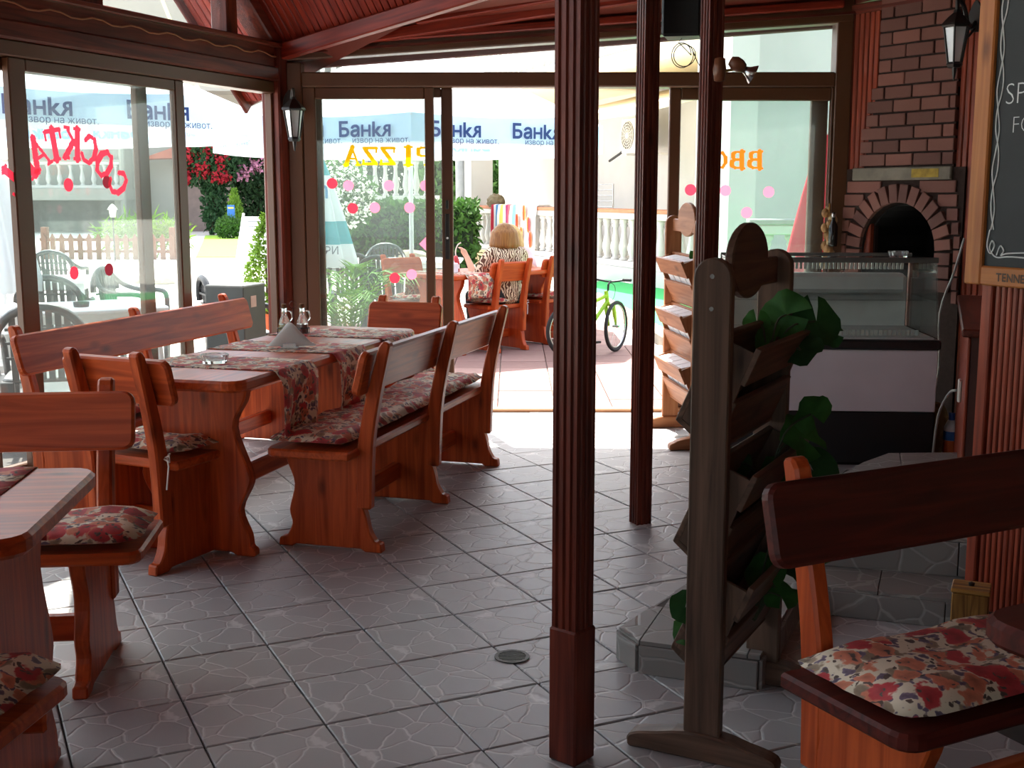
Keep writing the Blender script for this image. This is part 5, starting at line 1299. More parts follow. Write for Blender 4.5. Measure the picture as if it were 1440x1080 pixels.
# ------------------------------------------------------------------ plastic tables and chairs
dgp = plain('dark grey plastic', lin(46, 50, 52), .45); wpl = plain('white plastic top', lin(236, 238, 240), .4)
def plastic_table(label, x, y, rz, L_, W_, z=.72):
    t = thing('plastic_table', label, 'table', (x, y, -.03), rz)
    link('tabletop', prism(rrect(L_, W_, .08, -L_/2, -W_/2), z-.03, z, 'xy'), wpl, t, bevel=.008)
    link('apron', B((-L_/2+.06, L_/2-.06, -W_/2+.06, W_/2-.06, z-.09, z-.031)), wpl, t)
    for sx in (-1, 1):
        for sy in (-1, 1): link('leg', tube([(sx*(L_/2-.1), sy*(W_/2-.1), z-.08), (sx*(L_/2-.05), sy*(W_/2-.05), 0)], [.035, .025], 8), wpl, t)
    return t
def plastic_chair(label, x, y, rz, src=[None], group='dark plastic chairs outside', mat=None):
    t = thing('plastic_chair', label, 'chair', (x, y, -.03), rz, group); m_ = mat or dgp
    if src[0]:
        for c in src[0].children: o = inst(c.name.split('.')[0], c, t); 
        return t
    # front towards -y
    link('seat', prism(rrect(.46, .44, .07, -.23, -.22), .40, .425, 'xy'), m_, t, bevel=.008)
    for sx in (-1, 1):
        link('leg', prism([(-.03, 0), (.03, 0), (.04, .40), (-.04, .40)], -.02, .02, 'xz', Matrix.Translation((sx*.21, -.19, 0))), m_, t, bevel=.006)
        link('leg', prism([(-.035, 0), (.03, 0), (.04, .41), (-.04, .41)], -.02, .02, 'xz', Matrix.Translation((sx*.20, .21, 0))), m_, t, bevel=.006)
        pts = smoothpts([(sx*.235, -.20, .40), (sx*.25, -.19, .60), (sx*.265, -.12, .645), (sx*.27, .06, .65), (sx*.24, .20, .70), (sx*.17, .27, .79)], 4)
        link('armrest', tube(pts, .022, 6), m_, t, smooth=True)
    arch = [(.24*math.cos(a), .26+.02*math.sin(a), .66+.19*math.sin(a)) for a in [PI*k/14 for k in range(15)]]
    link('back_arch', tube(arch, .026, 6), m_, t, smooth=True)
    for k in range(7):
        x_ = -.15+.05*k; zt_ = .66+.19*math.sqrt(max(0, 1-(x_/.24)**2))
        link('back_slat', prism([(-.018, .0), (.018, 0), (.018, 1), (-.018, 1)], -.006, .006, 'xz', Matrix(((1, 0, 0, x_), (0, 1, .045/(zt_-.42)*(zt_-.42), .215), (0, 0, zt_-.42, .42), (0, 0, 0, 1)))), m_, t)
    for z in (.55, .64, .72): link('back_strip', B((-.19, .19, .243+(z-.55)*.1, .255+(z-.55)*.1, z-.008, z+.008)), m_, t)
    src[0] = t; return t
plastic_table('white plastic table outside the left windows with a dark ashtray on it', -3.25, 8.25, R_(30), 1.6, .80)
plastic_table('white plastic table farther out beyond the left windows', -4.7, 11.2, R_(10), 1.6, .8)
plastic_table('white plastic table behind the left glass leaf, under the parasol', -1.55, 14.6, R_(0), 1.9, .8)
for x, y, rz, lb in ((-2.80, 7.15, R_(197), 'dark plastic chair closest to the left windows, back to the room'),
    (-3.66, 9.62, R_(190), 'dark plastic chair just beyond the near white table outside left, back to the room'),
    (-3.30, 10.5, R_(85), 'dark plastic chair turned sideways on the bright yard outside the left windows'),
    (-4.35, 9.05, R_(172), 'dark plastic chair at the far left edge, beside the near white table'),
    (-5.25, 14.0, R_(180), 'dark plastic chair farthest out beyond the left windows, toward the picket fence'),
    (-2.15, 9.45, R_(115), 'dark plastic chair turned sideways near the grey cabinet outside left'),
    (-1.78, 13.35, R_(188), 'dark plastic chair behind the palm, left of the pair behind the glass'),
    (-1.30, 12.75, R_(160), 'dark plastic chair turned aside, right of the pair behind the glass'),
    (-1.65, 15.5, R_(0), 'dark plastic chair at the far side of the table under the parasol')):
    plastic_chair(lb, x, y, rz)
a_ = thing('ashtray', 'dark ashtray on the white table outside the left windows', 'ashtray', (-2.98, 8.3, .69)); link('bowl', lathe([(0, 0), (.05, 0), (.055, .035), (.045, .035), (.04, .01), (0, .01)], 16), dgp, a_)
# dark cabinet outside
cbx = thing('speaker_cabinet', 'tall dark grey box cabinet standing outside by the corner post', 'cabinet', (-1.97, 8.56, -.03), R_(-16))
gm_ = plain('dark grey green board', lin(66, 72, 68), .6)
link('body', B((-.15, .15, -.16, .16, 0, .86)), gm_, cbx, bevel=.006); link('torn_label', B((.1505, .152, -.06, .02, .70, .78)), plain('torn paper', lin(176, 156, 140), .8), cbx)
link('lid_edge', B((-.152, .152, -.162, .162, .845, .852)), plain('grey edge', lin(96, 100, 96), .6), cbx)

# ------------------------------------------------------------------ outdoor dining set
tu = Vector((.66, .75)).normalized()
ttab = table('dining_table', 'orange pine dining table on the terrace where the two people sit', Vector((-.52, 10.75)), tu, None, 1.6, .75, .74, pineout, panels=(.2, .2))
runner('floral runner on the terrace table', .15, .5, .75, .22, .22, .74, Vector((-.52, 10.75)), tu, seed=8)
fwd = Vector((-.68, .73)).normalized(); rzc = back_rot(-fwd.x, -fwd.y); xd = Vector((math.cos(rzc), math.sin(rzc)))
def outchair(rear_left, fwd, label, cl, seed):
    rz = back_rot(-fwd.x, -fwd.y); xd = Vector((math.cos(rz), math.sin(rz)))   # xd points to viewer's left when seen from behind
    o_ = Vector(rear_left)+fwd*.43-xd*.42
    t, cu = seat_unit('chair', label, 'chair', .48, (.06, .42), (o_.x, o_.y, 0), rz, None, W=pineout, clabel=cl, seed=seed, D_=.42, rail=(-.01, .49))
    add_ties(cu, [(.03, .37), (.42, .37)]); return t
outchair((-.13, 11.1), fwd, 'orange pine chair on the terrace under the seated woman, seen from behind', 'floral cushion under the seated woman', 21)
outchair((.36, 11.75), fwd, 'orange pine chair on the terrace half hidden by the thick column', 'floral cushion on the terrace chair behind the thick column', 22)
o_ = Vector((-.95, 11.75)); seat_unit('chair', 'reddish pine chair at the far side of the terrace table, left of the door edge', 'chair', .48, (.06, .42), (-1.0, 11.55, 0), R_(42), None, W=pineout, seed=23, D_=.42, clabel='floral cushion on the chair at the far side of the terrace table')
tT = lambda x, y, z: (Matrix.Translation((-.52, 10.75, 0)) @ Matrix.Rotation(math.atan2(tu.y, tu.x), 4, 'Z') @ Vector((x, y, z)))
p = tT(.25, .28, .745)
kb_ = thing('napkin_box', 'small white napkin box on the terrace table', 'napkins', p, R_(30)); link('box', B((-.06, .06, -.04, .04, 0, .09)), plain('white card', lin(232, 226, 232), .6), kb_, bevel=.006); link('napkin', prism([(-.04, .09), (.04, .09), (.02, .125), (-.015, .12)], -.01, .01, 'xz'), pap, kb_)
p = tT(.40, .36, .745)
kt = thing('ketchup_bottle', 'red sauce bottle with a pale pump on the terrace table', 'bottle', p); link('body', lathe([(0, 0), (.035, 0), (.036, .08), (.03, .12), (.014, .15), (0, .15)], 14), plain('red sauce', lin(190, 50, 50), .3), kt, smooth=True)
link('spout', tube(smoothpts([(0, 0, .15), (0, 0, .20), (.02, 0, .25), (.05, 0, .27)], 3), .006, 6), plain('pale plastic', lin(226, 210, 200), .4), kt); link('label', lathe([(.0365, .03), (.0365, .07)], 14), plain('white label', lin(236, 230, 228), .5), kt)
for q, (x, y) in enumerate(((.9, .25), (1.2, .4))):
    p = tT(x, y, .745); g_ = thing('drinking_glass', ('drinking glass on the terrace table nearer the doorway', 'drinking glass at the far end of the terrace table')[q], 'glass', p); link('bowl', lathe([(0, 0), (.028, 0), (.034, .12), (.031, .12), (.026, .01), (0, .01)], 14), clearg, g_); link('drink', lathe([(0, .012), (.026, .012), (.029, .07), (0, .07)], 12), plain('orange drink', lin(220, 140, 60), .2), g_)

# ------------------------------------------------------------------ people
skin = plain('skin', lin(214, 158, 130), .55, 0, .05, 8); hair1 = wood('blond brown hair ', lin(160, 112, 64), lin(112, 72, 38), 'z', .45, False, 2.0); hair2 = wood('light blond hair ', lin(206, 172, 112), lin(160, 122, 70), 'z', .45, False, 2.0)
def zebra():
    m, n, b = newmat('brown and cream striped print'); L = n.links.new
    t = n.nodes.new('ShaderNodeTexCoord'); wv = n.nodes.new('ShaderNodeTexWave'); wv.inputs['Scale'].default_value = 14; wv.inputs['Distortion'].default_value = 9; wv.inputs['Detail'].default_value = 1.5; wv.inputs['Detail Scale'].default_value = 1.4
    L(t.outputs['Object'], wv.inputs['Vector']); r = n.nodes.new('ShaderNodeValToRGB'); r.color_ramp.elements[0].position = .45; r.color_ramp.elements[1].position = .55
    r.color_ramp.elements[0].color = lin(92, 54, 36); r.color_ramp.elements[1].color = lin(228, 206, 176); L(wv.outputs[0], r.inputs[0])
    nz = n.nodes.new('ShaderNodeTexNoise'); nz.inputs['Scale'].default_value = 4; L(t.outputs['Object'], nz.inputs['Vector']); r2 = n.nodes.new('ShaderNodeValToRGB'); r2.color_ramp.elements[0].position = .60; r2.color_ramp.elements[1].position = .62; L(nz.outputs[0], r2.inputs[0])
    k = n.nodes.new('ShaderNodeMixRGB'); L(r2.outputs[0], k.inputs[0]); L(r.outputs[0], k.inputs[1]); k.inputs[2].default_value = lin(150, 84, 56); L(k.outputs[0], b.inputs['Base Color']); b.inputs['Roughness'].default_value = .8
    return m
def seated(label, loc, rz, top_m, leg_m, hair_m, arms, head_turn=0, tilt=0, hairlen=.10, voxel=.011):
    """seated figure facing local +y, seat top at z = .47"""
    t = thing('person', label, 'person', loc, rz)
    L = []; H = (0, .02, 1.135)
    hips = [((-.09, .0, .56), .125, (.09, .0, .56), .125)]
    torso = [((0, 0, .58), .15, (0, -.01, .76), .135), ((-.06, -.01, .76), .11, (-.08, -.02, .93), .095), ((.06, -.01, .76), .11, (.08, -.02, .93), .095), ((-.15, -.02, .965), .065, (.15, -.02, .965), .065), ((0, -.02, .95), .10, (0, -.005, 1.01), .055)]
    legs = []
    for s in (-1, 1):
        legs += [((s*.095, .03, .555), .09, (s*.12, .40, .52), .062), ((s*.12, .40, .52), .06, (s*.12, .38, .30), .055), ((s*.12, .38, .30), .055, (s*.12, .36, .09), .038)]
    feet = []
    for s in (-1, 1): feet += [((s*.12, .35, .05), .04, (s*.13, .50, .035), .032)]
    neck = [((0, -.01, .99), .05, (0, .01, 1.07), .046)]
    head = [((0, .02, 1.15), .083, (0, .035, 1.10), .07), ((0, .06, 1.075), .045, (0, .06, 1.065), .04), ((0, .0, 1.15), .085, (0, .0, 1.15), .085), ((0, .105, 1.11), .012, (0, .112, 1.095), .015), ((-.09, .01, 1.115), .016, (-.09, .01, 1.10), .014), ((.09, .01, 1.115), .016, (.09, .01, 1.10), .014)]
    armc, sleeve = [], []
    for s, (elb, wri, fin) in zip((-1, 1), arms):
        sh = Vector((s*.175, -.02, .955)); elb, wri, fin = Vector(elb), Vector(wri), Vector(fin)
        armc += [(sh, .055, elb, .042), (elb, .042, wri, .027)]
        d_ = (fin-wri).normalized(); side_ = d_.orthogonal().normalized(); pal = wri+d_*.07
        armc += [(wri, .026, pal, .03)]
        for k in range(4):
            o_ = side_*(.011*(k-1.5)*1.7); ln = (.062, .074, .07, .055)[k]; up_ = d_.cross(side_)
            m1 = pal+o_+d_*ln*.5; m2 = m1+d_*ln*.35+up_*ln*.35
            armc += [(pal+o_, .0105, m1, .0095), (m1, .0095, m2, .008)]
        th = wri+d_*.025+side_*.028; armc += [(th-side_*.01, .012, th+side_*.02+d_*.03, .010), (th+side_*.02+d_*.03, .010, th+side_*.022+d_*.055, .008)]
        sleeve += [(sh, .066, sh.lerp(elb, .72), .062)]
    Mh = Matrix.Translation((0, .01, 1.05)) @ Matrix.Rotation(head_turn, 4, 'Z') @ Matrix.Rotation(tilt, 4, 'X') @ Matrix.Translation((0, -.01, -1.05))
    hx = [(Mh @ Vector(a), b, Mh @ Vector(c), d) for a, b, c, d in head]
    blob('body', hips+torso+legs+feet+neck+hx+armc, skin, t, voxel)
    gr_ = lambda caps, g: [(a, b+g, c, d+g) for a, b, c, d in caps]
    blob('top', gr_(torso+[((-.085, 0, .57), .115, (.085, 0, .57), .115)], .012)+sleeve, top_m, t, .014)
    blob('trousers', gr_(hips+legs, .009), leg_m, t, .014)
    for s in (-1, 1): blob('shoe', [((s*.12, .34, .035), .045, (s*.13, .50, .03), .038)], plain('dark shoe', lin(40, 34, 32), .5), t, .012)
    hb = []
    for k in range(9):
        a = R_(-25+(230)*k/8); x_, y_ = math.cos(a+PI)*.092, math.sin(a+PI)*.085
        hb.append(((x_*.8, y_*.9+.0, 1.17), .055, (x_*1.15, y_*1.1+.0, 1.17-hairlen), .042))
    hb += [((0, -.005, 1.175), .108, (0, .01, 1.185), .092), ((-.04, .07, 1.215), .03, (.05, .07, 1.215), .03)]
    blob('hair', [(Mh @ Vector(a), b, Mh @ Vector(c), d) for a, b, c, d in hb], hair_m, t, .011)
    for s in (-1, 1):
        bm = bmesh.new(); bmesh.ops.create_icosphere(bm, subdivisions=2, radius=.0125, matrix=Mh @ Matrix.Translation((s*.031, .097, 1.135))); link('eye', bm, plain('eye white', lin(226, 222, 216), .3), t, smooth=True)
        bm = bmesh.new(); bmesh.ops.create_icosphere(bm, subdivisions=1, radius=.006, matrix=Mh @ Matrix.Translation((s*.031, .1075, 1.135))); link('iris', bm, plain('iris', lin(60, 44, 34), .3), t)
    bm = bmesh.new(); bmesh.ops.create_icosphere(bm, subdivisions=2, radius=.02, matrix=Mh @ Matrix.Translation((0, .098, 1.068)) @ Matrix.Diagonal((1.1, .5, .35, 1))); link('lips', bm, plain('lips', lin(178, 92, 88), .4), t, smooth=True)
    return t
blacktr = plain('black trousers', lin(30, 30, 34), .8)
faceA = math.atan2(.62, .78)   # rotates +y towards the upper left
P1_ = seated('person seen from behind in a brown and cream print top on the terrace chair', (-.07, 11.47, -.005), R_(33), zebra(), blacktr, hair1, (((-.27, .06, .72), (-.25, .27, .93), (-.27, .33, 1.02)), ((.27, .10, .70), (.16, .36, .75), (.10, .45, .77))), head_turn=R_(-14), hairlen=.11)
P2_ = seated('person with light hair mostly hidden behind the one in the print top', (-.02, 12.3, -.05), R_(168), plain('pale pink top', lin(224, 190, 190), .8), plain('blue trousers', lin(70, 84, 120), .8), hair2, (((-.26, .12, .80), (-.12, .22, 1.0), (-.08, .20, 1.08)), ((.26, .12, .72), (.18, .36, .76), (.12, .44, .77))), hairlen=.12)

P1_.scale = (1.03, 1.0, .94); P2_.scale = (1, 1, .95)

# ------------------------------------------------------------------ bicycle
lime = plain('lime green paint', lin(150, 200, 40), .3); rub = plain('black tyre', lin(34, 34, 34), .8)
bk = thing('bicycle', 'lime green bicycle parked on the terrace behind the columns', 'bicycle', (.50, 10.85, 0), R_(39)); bk.scale = (.75, .72, .72)
def wheel(t, x, y, yaw):
    M = Matrix.Translation((x, y, .335)) @ Matrix.Rotation(yaw, 4, 'Z')
    bm = bmesh.new(); addtube(bm, [(.31*math.cos(2*PI*k/32), 0, .31*math.sin(2*PI*k/32)) for k in range(32)], .024, 8, True); bm.transform(M); wh = link('tyre', bm, rub, t, smooth=True)
    bm = bmesh.new(); addtube(bm, [(.28*math.cos(2*PI*k/32), 0, .28*math.sin(2*PI*k/32)) for k in range(32)], .011, 6, True); bm.transform(M); link('rim', bm, steel(), wh, smooth=True)
    bm = bmesh.new()
    for k in range(18):
        a = 2*PI*k/18; addtube(bm, [(.02*math.cos(a+.4), .02*(-1)**k, .02*math.sin(a+.4)), (.28*math.cos(a), 0, .28*math.sin(a))], .0016, 4)
    addtube(bm, [(0, -.045, 0), (0, .045, 0)], .022, 8); bm.transform(M); link('spokes', bm, steel(), wh)
YF = R_(23)   # front wheel is turned
wheel(bk, 0, 0, 0); wheel(bk, .80, -.02, YF)
fp = lambda *p: tube(p, .026, 8)
link('frame_tube', fp((.33, 0, .30), (.25, 0, .66)), lime, bk); link('frame_tube', fp((.33, 0, .30), (.66, 0, .66)), lime, bk); link('frame_tube', fp((.26, 0, .62), (.65, 0, .74)), lime, bk); link('head_tube', fp((.67, 0, .62), (.64, 0, .80)), lime, bk)
link('chain_stay', tube([(0, .05, .335), (.33, .03, .30)], .012, 6), lime, bk); link('chain_stay', tube([(0, -.05, .335), (.33, -.03, .30)], .012, 6), lime, bk); link('seat_stay', tube([(0, .05, .335), (.26, .02, .60)], .010, 6), lime, bk); link('seat_stay', tube([(0, -.05, .335), (.26, -.02, .60)], .010, 6), lime, bk)
Fm = Matrix.Translation((.68, -.01, 0)) @ Matrix.Rotation(YF, 4, 'Z')
for s in (-1, 1):
    bm = tube([(.02, s*.055, .62), (.06, s*.055, .50), (.12, s*.05, .335)], [.026, .024, .017], 8); bm.transform(Fm); link('fork_leg', bm, lime, bk, smooth=True)
bm = tube([(.02, -.055, .62), (.02, .055, .62)], .02, 8); bm.transform(Fm); link('fork_crown', bm, lime, bk)
bm = tube([(-.03, 0, .80), (-.02, 0, .88), (.04, 0, .92)], .014, 8); bm.transform(Fm); link('stem', bm, black(), bk)
bm = tube(smoothpts([(.0, -.30, .945), (.03, -.2, .94), (.04, 0, .915), (.03, .2, .94), (.0, .30, .945)], 4), .012, 8); bm.transform(Fm); link('handlebar', bm, black(), bk, smooth=True)
for s in (-1, 1):
    bm = tube([(.0, s*.19, .945), (-.02, s*.31, .947)], .018, 8); bm.transform(Fm); link('grip', bm, rub, bk)
    bm = tube([(.03, s*.17, .94), (.08, s*.19, .91), (.07, s*.26, .90)], .006, 5); bm.transform(Fm); link('brake_lever', bm, steel(), bk)
link('brake_cable', tube(smoothpts([(.66, .05, .93), (.80, .02, .86), (.78, 0, .72), (.70, 0, .64)], 4), .004, 5), black(), bk)
link('seat_post', tube([(.25, 0, .66), (.225, 0, .82)], .014, 8), steel(), bk)
link('saddle', prism([(.08, -.07), (.16, -.075), (.34, -.02), (.36, 0), (.34, .02), (.16, .075), (.08, .07)], .82, .86, 'xy'), rub, bk, bevel=.012)
link('chain_ring', tube([(.33, -.045, .30), (.33, -.05, .30)], .09, 20), black(), bk); link('crank', tube([(.33, -.06, .30), (.40, -.065, .16)], .012, 6), steel(), bk); link('crank', tube([(.33, .06, .30), (.26, .065, .44)], .012, 6), steel(), bk); link('pedal', B((.35, .45, -.13, -.07, .15, .175)), rub, bk); link('pedal', B((.21, .31, .07, .13, .43, .455)), rub, bk)
link('kickstand', tube([(.20, .03, .31), (.14, .20, .0)], .009, 6), steel(), bk)
# ------------------------------------------------------------------ greenery and far things
lf = lambda nm, a, b: cloth(nm, lin(*[int(v*.86) for v in a]), .25, lin(*[int(v*.86) for v in b]), 2)
green = lf('mid green leaf', (92, 140, 56), (56, 100, 40)); deep = lf('deep green leaf', (52, 88, 40), (30, 60, 30)); lime_l = lf('yellow green leaf', (150, 190, 60), (100, 150, 50)); rosel = lf('rose leaf', (60, 104, 56), (40, 76, 44))
bark = plain('brown bark', lin(92, 72, 56), .9, 0, .25, 12); redf = cloth('red rose petal', lin(158, 16, 36), .15); pinkf = cloth('pink rose petal', lin(206, 140, 170), .2); whitef = cloth('white petal', lin(244, 244, 236), .4)
# palm behind the left glass leaf
pm = thing('potted_palm', 'bushy green palm in a pot just outside the left glass leaf', 'palm', (-1.22, 8.95, -.03))
link('pot', lathe([(0, 0), (.14, 0), (.18, .26), (.19, .30), (.165, .30), (.16, .26), (0, .26)], 20), plain('terracotta', lin(176, 92, 60), .8), pm)
q = random.Random(3)
palml = cloth('palm leaf', lin(96, 142, 44), .25, lin(48, 88, 24), 2)
for k in range(24):
    a = q.uniform(0, 2*PI); ln = q.uniform(.42, .76); sp_r = q.uniform(.10, .52)
    ctr = [(0, 0, .28), (math.cos(a)*sp_r*.35, math.sin(a)*sp_r*.35, .28+ln*.55), (math.cos(a)*sp_r*.75, math.sin(a)*sp_r*.75, .28+ln*.88), (math.cos(a)*sp_r*1.15, math.sin(a)*sp_r*1.15, .28+ln*.86)]
    ctr = [Vector(p) for p in smoothpts(ctr, 5)]
    bm = bmesh.new(); addtube(bm, ctr, .004, 4)
    for i in range(4, len(ctr)-1):
        d_ = (ctr[i+1]-ctr[i-1]).normalized(); s_ = d_.cross(Vector((0, 0, 1)))
        s_ = s_.normalized() if s_.length > .05 else Vector((1, 0, 0))
        for sg in (-1, 1):
            L0 = .20*(1-abs(i/len(ctr)-.6)); tip = ctr[i]+s_*sg*L0*.75+d_*L0*.8-Vector((0, 0, L0*.25)); w2_ = d_*.010
            f = [bm.verts.new(ctr[i]-w2_), bm.verts.new(ctr[i]+w2_), bm.verts.new(tip)]; bm.faces.new(f)
    link('frond', bm, palml, pm)
# arborvitae in a pot
av = thing('arborvitae', 'conical yellow green arborvitae in an orange pot left of the corner post', 'shrub', (-2.42, 11.9, -.03))
link('pot', lathe([(0, 0), (.17, 0), (.22, .32), (.24, .34), (.21, .34), (.20, .3), (0, .3)], 18), plain('orange pot', lin(214, 110, 70), .7), av)
link('stem', tube([(0, 0, .3), (0, 0, .9)], .02, 6), bark, av)
def cone_(r):
    h = r.random()**1.3; a = r.uniform(0, 6.3); rr = .30*(1-h)**.7*r.uniform(.6, 1); return (rr*math.cos(a), rr*math.sin(a), .34+.95*h)
leaves('foliage', lime_l, av, 2200, cone_, .06, .5, 11); 
# rose bush
rx, ry = -11.4, 46.0
rbsh = thing('rose_bush', 'tall climbing bush covered in red roses beyond the left window', 'bush', (rx, ry, -.03)); rbsh.scale = (1.1, 1.1, 1.3)
link('trunk', tube(smoothpts([(0, 0, 0), (.1, 0, 1.0), (.0, 0, 2.2)], 4), .09, 7), bark, rbsh)
leaves('foliage', rosel, rbsh, 5200, lambda r: ball((.0, 0, 2.25), 1.15, .8, 1.0)(r) if r.random() < .72 else ball((.15, 0, .9), .45, .4, 1.1)(r), .17, .6, 5)
leaves('blossoms', redf, rbsh, 900, lambda r: ball(*r.choice((((.15, -.5, 2.6), .35, .4, .4), ((-.6, -.5, 2.3), .35, .4, .3), ((.55, -.5, 2.3), .35, .4, .35), ((-.1, -.5, 1.9), .35, .4, .3), ((.5, -.5, 1.7), .35, .4, .25), ((-.7, -.5, 1.7), .2, .3, .2))))(r), .12, 1.0, 6)
pbsh = thing('pink_rose_bush', 'dark green bush with pale pink roses right of the red roses', 'bush', (rx+1.6, ry+.9, -.03)); pbsh.scale = (1.1, 1.1, 1.35)
link('trunk', tube([(0, 0, 0), (0, 0, 1.5)], .07, 6), bark, pbsh)
leaves('foliage', deep, pbsh, 4200, ball((0, 0, 1.5), .95, .7, 1.4), .17, .6, 7)
leaves('blossoms', pinkf, pbsh, 380, lambda r: ball(*r.choice((((-.4, -.6, 1.75), .25, .2, .25), ((.1, -.6, 1.9), .3, .2, .2), ((.4, -.6, 2.3), .3, .2, .2), ((-.6, -.6, 2.4), .2, .2, .2))))(r), .12, 1.0, 8)
fir = thing('small_fir', 'small bright green fir before the rose bushes', 'tree', (rx+1.35, ry-2, -.03)); fir.scale = (.62, .62, 1.05)
link('trunk', tube([(0, 0, 0), (0, 0, 1.5)], .05, 6), bark, fir)
def fircone(r):
    h = r.random(); t_ = int(h*7)/7; a = r.uniform(0, 6.3); rr = .75*(1-t_)*r.uniform(.2, 1)+.03; return (rr*math.cos(a), rr*math.sin(a), .25+1.35*h)
leaves('foliage', lime_l, fir, 2400, fircone, .14, .4, 9)
rsh = thing('round_shrub', 'low rounded shrub beside the white sunlounger', 'shrub', (rx+1.6, ry-4, -.03)); rsh.scale = (.68, .68, .85); link('stem', tube([(0, 0, 0), (0, 0, .5)], .04, 6), bark, rsh); leaves('foliage', green, rsh, 2200, ball((0, 0, .45), .75, .6, .48), .12, .6, 10)
lawn = prism([(-11.4, 45), (-9.2, 45), (-6.2, 29), (-7.6, 29)], -.03, -.012, 'xy')
tag(link('lawn', lawn, plain('lawn grass', lin(150, 186, 70), .95, 0, .2, 40, .2, .5)), 'small sunlit patch of yellow green lawn', None, None, 'structure')
sg_ = thing('information_sign', 'small blue sign on a post among the shrubs', 'sign', (rx+1.45, ry-3.0, -.03))
link('post', tube([(0, 0, 0), (0, 0, .7)], .03, 6), steel(), sg_); link('panel', B((-.13, .13, -.03, .03, .70, 1.15)), plain('blue sign', lin(40, 110, 190), .5), sg_, bevel=.01); link('stripe', B((-.10, .10, -.034, -.0305, 1.02, 1.08)), plain('yellow sign stripe', lin(220, 200, 90), .5), sg_)
# white sunlounger with raised back
so = thing('sunlounger', 'white plastic sunlounger with its slatted back raised', 'sunlounger', (-4.72, 22.0, -.03), R_(-20)); so.scale = (1, 1, .85)
for k in range(9): link('back_slat', B((-.32, .32, -.015+.028*k, .015+.028*k, .36+.105*k, .45+.105*k)), wpl, so, bevel=.006)
for k in range(9): link('seat_slat', B((-.32, .32, -.20-.13*k, -.09-.13*k, .30, .33)), wpl, so, bevel=.006)
for x in (-.34, .34):
    link('side_rail', B((x-.02, x+.02, -1.3, .1, .26, .33)), wpl, so, bevel=.006); link('back_stile', tube([(x, -.02, .33), (x, .27, 1.36)], .025, 6), wpl, so)
    for y in (-1.2, .02): link('leg', B((x-.025, x+.025, y-.03, y+.03, 0, .27)), wpl, so, bevel=.006)
# picket fence with tall grass
pf_ = thing('picket_fence', 'low brown picket fence across the pale yard outside left', 'fence', (-11.0, 28.4, -.03), R_(-4))
for k in range(15): link('picket', prism([(-.06, 0), (.06, 0), (.06, .50), (0, .60), (-.06, .50)], -.015, .015, 'xz', Matrix.Translation((.22*k, 0, 0))), plain('brown picket', lin(112, 66, 46), .7), pf_)
for z in (.15, .42): link('rail', B((-.1, 3.2, .016, .05, z, z+.07)), plain('brown picket', lin(112, 66, 46), .7), pf_)
for x in (0, 3.08): link('post', B((x-.07, x+.07, .02, .16, 0, .75)), plain('brown picket', lin(112, 66, 46), .7), pf_)
tg_ = thing('tall_grass_clump', 'clump of tall pale grass behind the picket fence', 'grass', (-8.9, 29.3, -.03)); leaves('blades', lime_l, tg_, 900, ball((0, 0, .55), 1.2, .3, .4), .35, .10, 12)
# garden lamp
gl2 = thing('garden_lamp', 'small white garden lamp on a short post beyond the left window', 'lamp', (-8.95, 27.2, -.03)); gl2.scale = (.6, .6, .8); link('post', tube([(0, 0, 0), (0, 0, 1.25)], .03, 8), black(), gl2)
link('head', lathe([(0, 1.25), (.10, 1.25), (.14, 1.45), (.10, 1.47), (0, 1.5)], 8), plain('white lamp head', lin(238, 232, 214), .4), gl2); link('cap', lathe([(.20, 1.46), (.12, 1.55), (.02, 1.62), (0, 1.62)], 10), plain('white lamp head', lin(238, 232, 214), .4), gl2)
# planting bed rocks
for k, (x, y) in enumerate(((-6.9, 20.5), (-6.4, 20.6), (-5.9, 20.4))):
    bm = bmesh.new(); bmesh.ops.create_icosphere(bm, subdivisions=2, radius=.18, matrix=Matrix.Diagonal((1.2, .8, .7, 1)))
    for v in bm.verts: v.co *= rnd.uniform(.88, 1.1); v.co.z = max(v.co.z, -.02)
    o = link('edging_stone', bm, stone); o.location = (x, y, -.02); tag(o, 'pale edging stone on the sunlit yard, %s of a row of three' % ('leftmost', 'middle', 'rightmost')[k], 'stone', None)
# oleander and hedge behind the closed parasol
hd = thing('hedge', 'long trimmed green hedge behind the terrace tables', 'hedge', (-2.9, 25.0, -.03))
leaves('foliage', green, hd, 7000, lambda r: (r.uniform(-1.6, 2.2), r.uniform(-.5, .5), 1.3*r.random()**.7+.05), .16, .6, 13)
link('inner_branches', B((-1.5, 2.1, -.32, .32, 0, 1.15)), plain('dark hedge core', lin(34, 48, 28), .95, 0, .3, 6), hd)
ol = thing('oleander', 'tall oleander bush full of white flowers behind the closed parasol', 'bush', (-3.35, 23.55, -.03)); link('stem', tube([(0, 0, 0), (0, 0, 1.4)], .05, 6), bark, ol)
leaves('foliage', green, ol, 2600, ball((0, 0, 1.45), .72, .6, .72), .15, .3, 14); leaves('blossoms', whitef, ol, 1100, ball((.05, -.3, 1.45), .68, .4, .66), .08, 1, 15)
fb = thing('garden_balustrade', 'grey white balustrade on a low wall beyond the hedge', 'balustrade', (-4.6, 28.5, 0), 0)
balustrade(fb, 0, 2.9, 0, 1.45, .80, pl, step=.24, plinth=True)
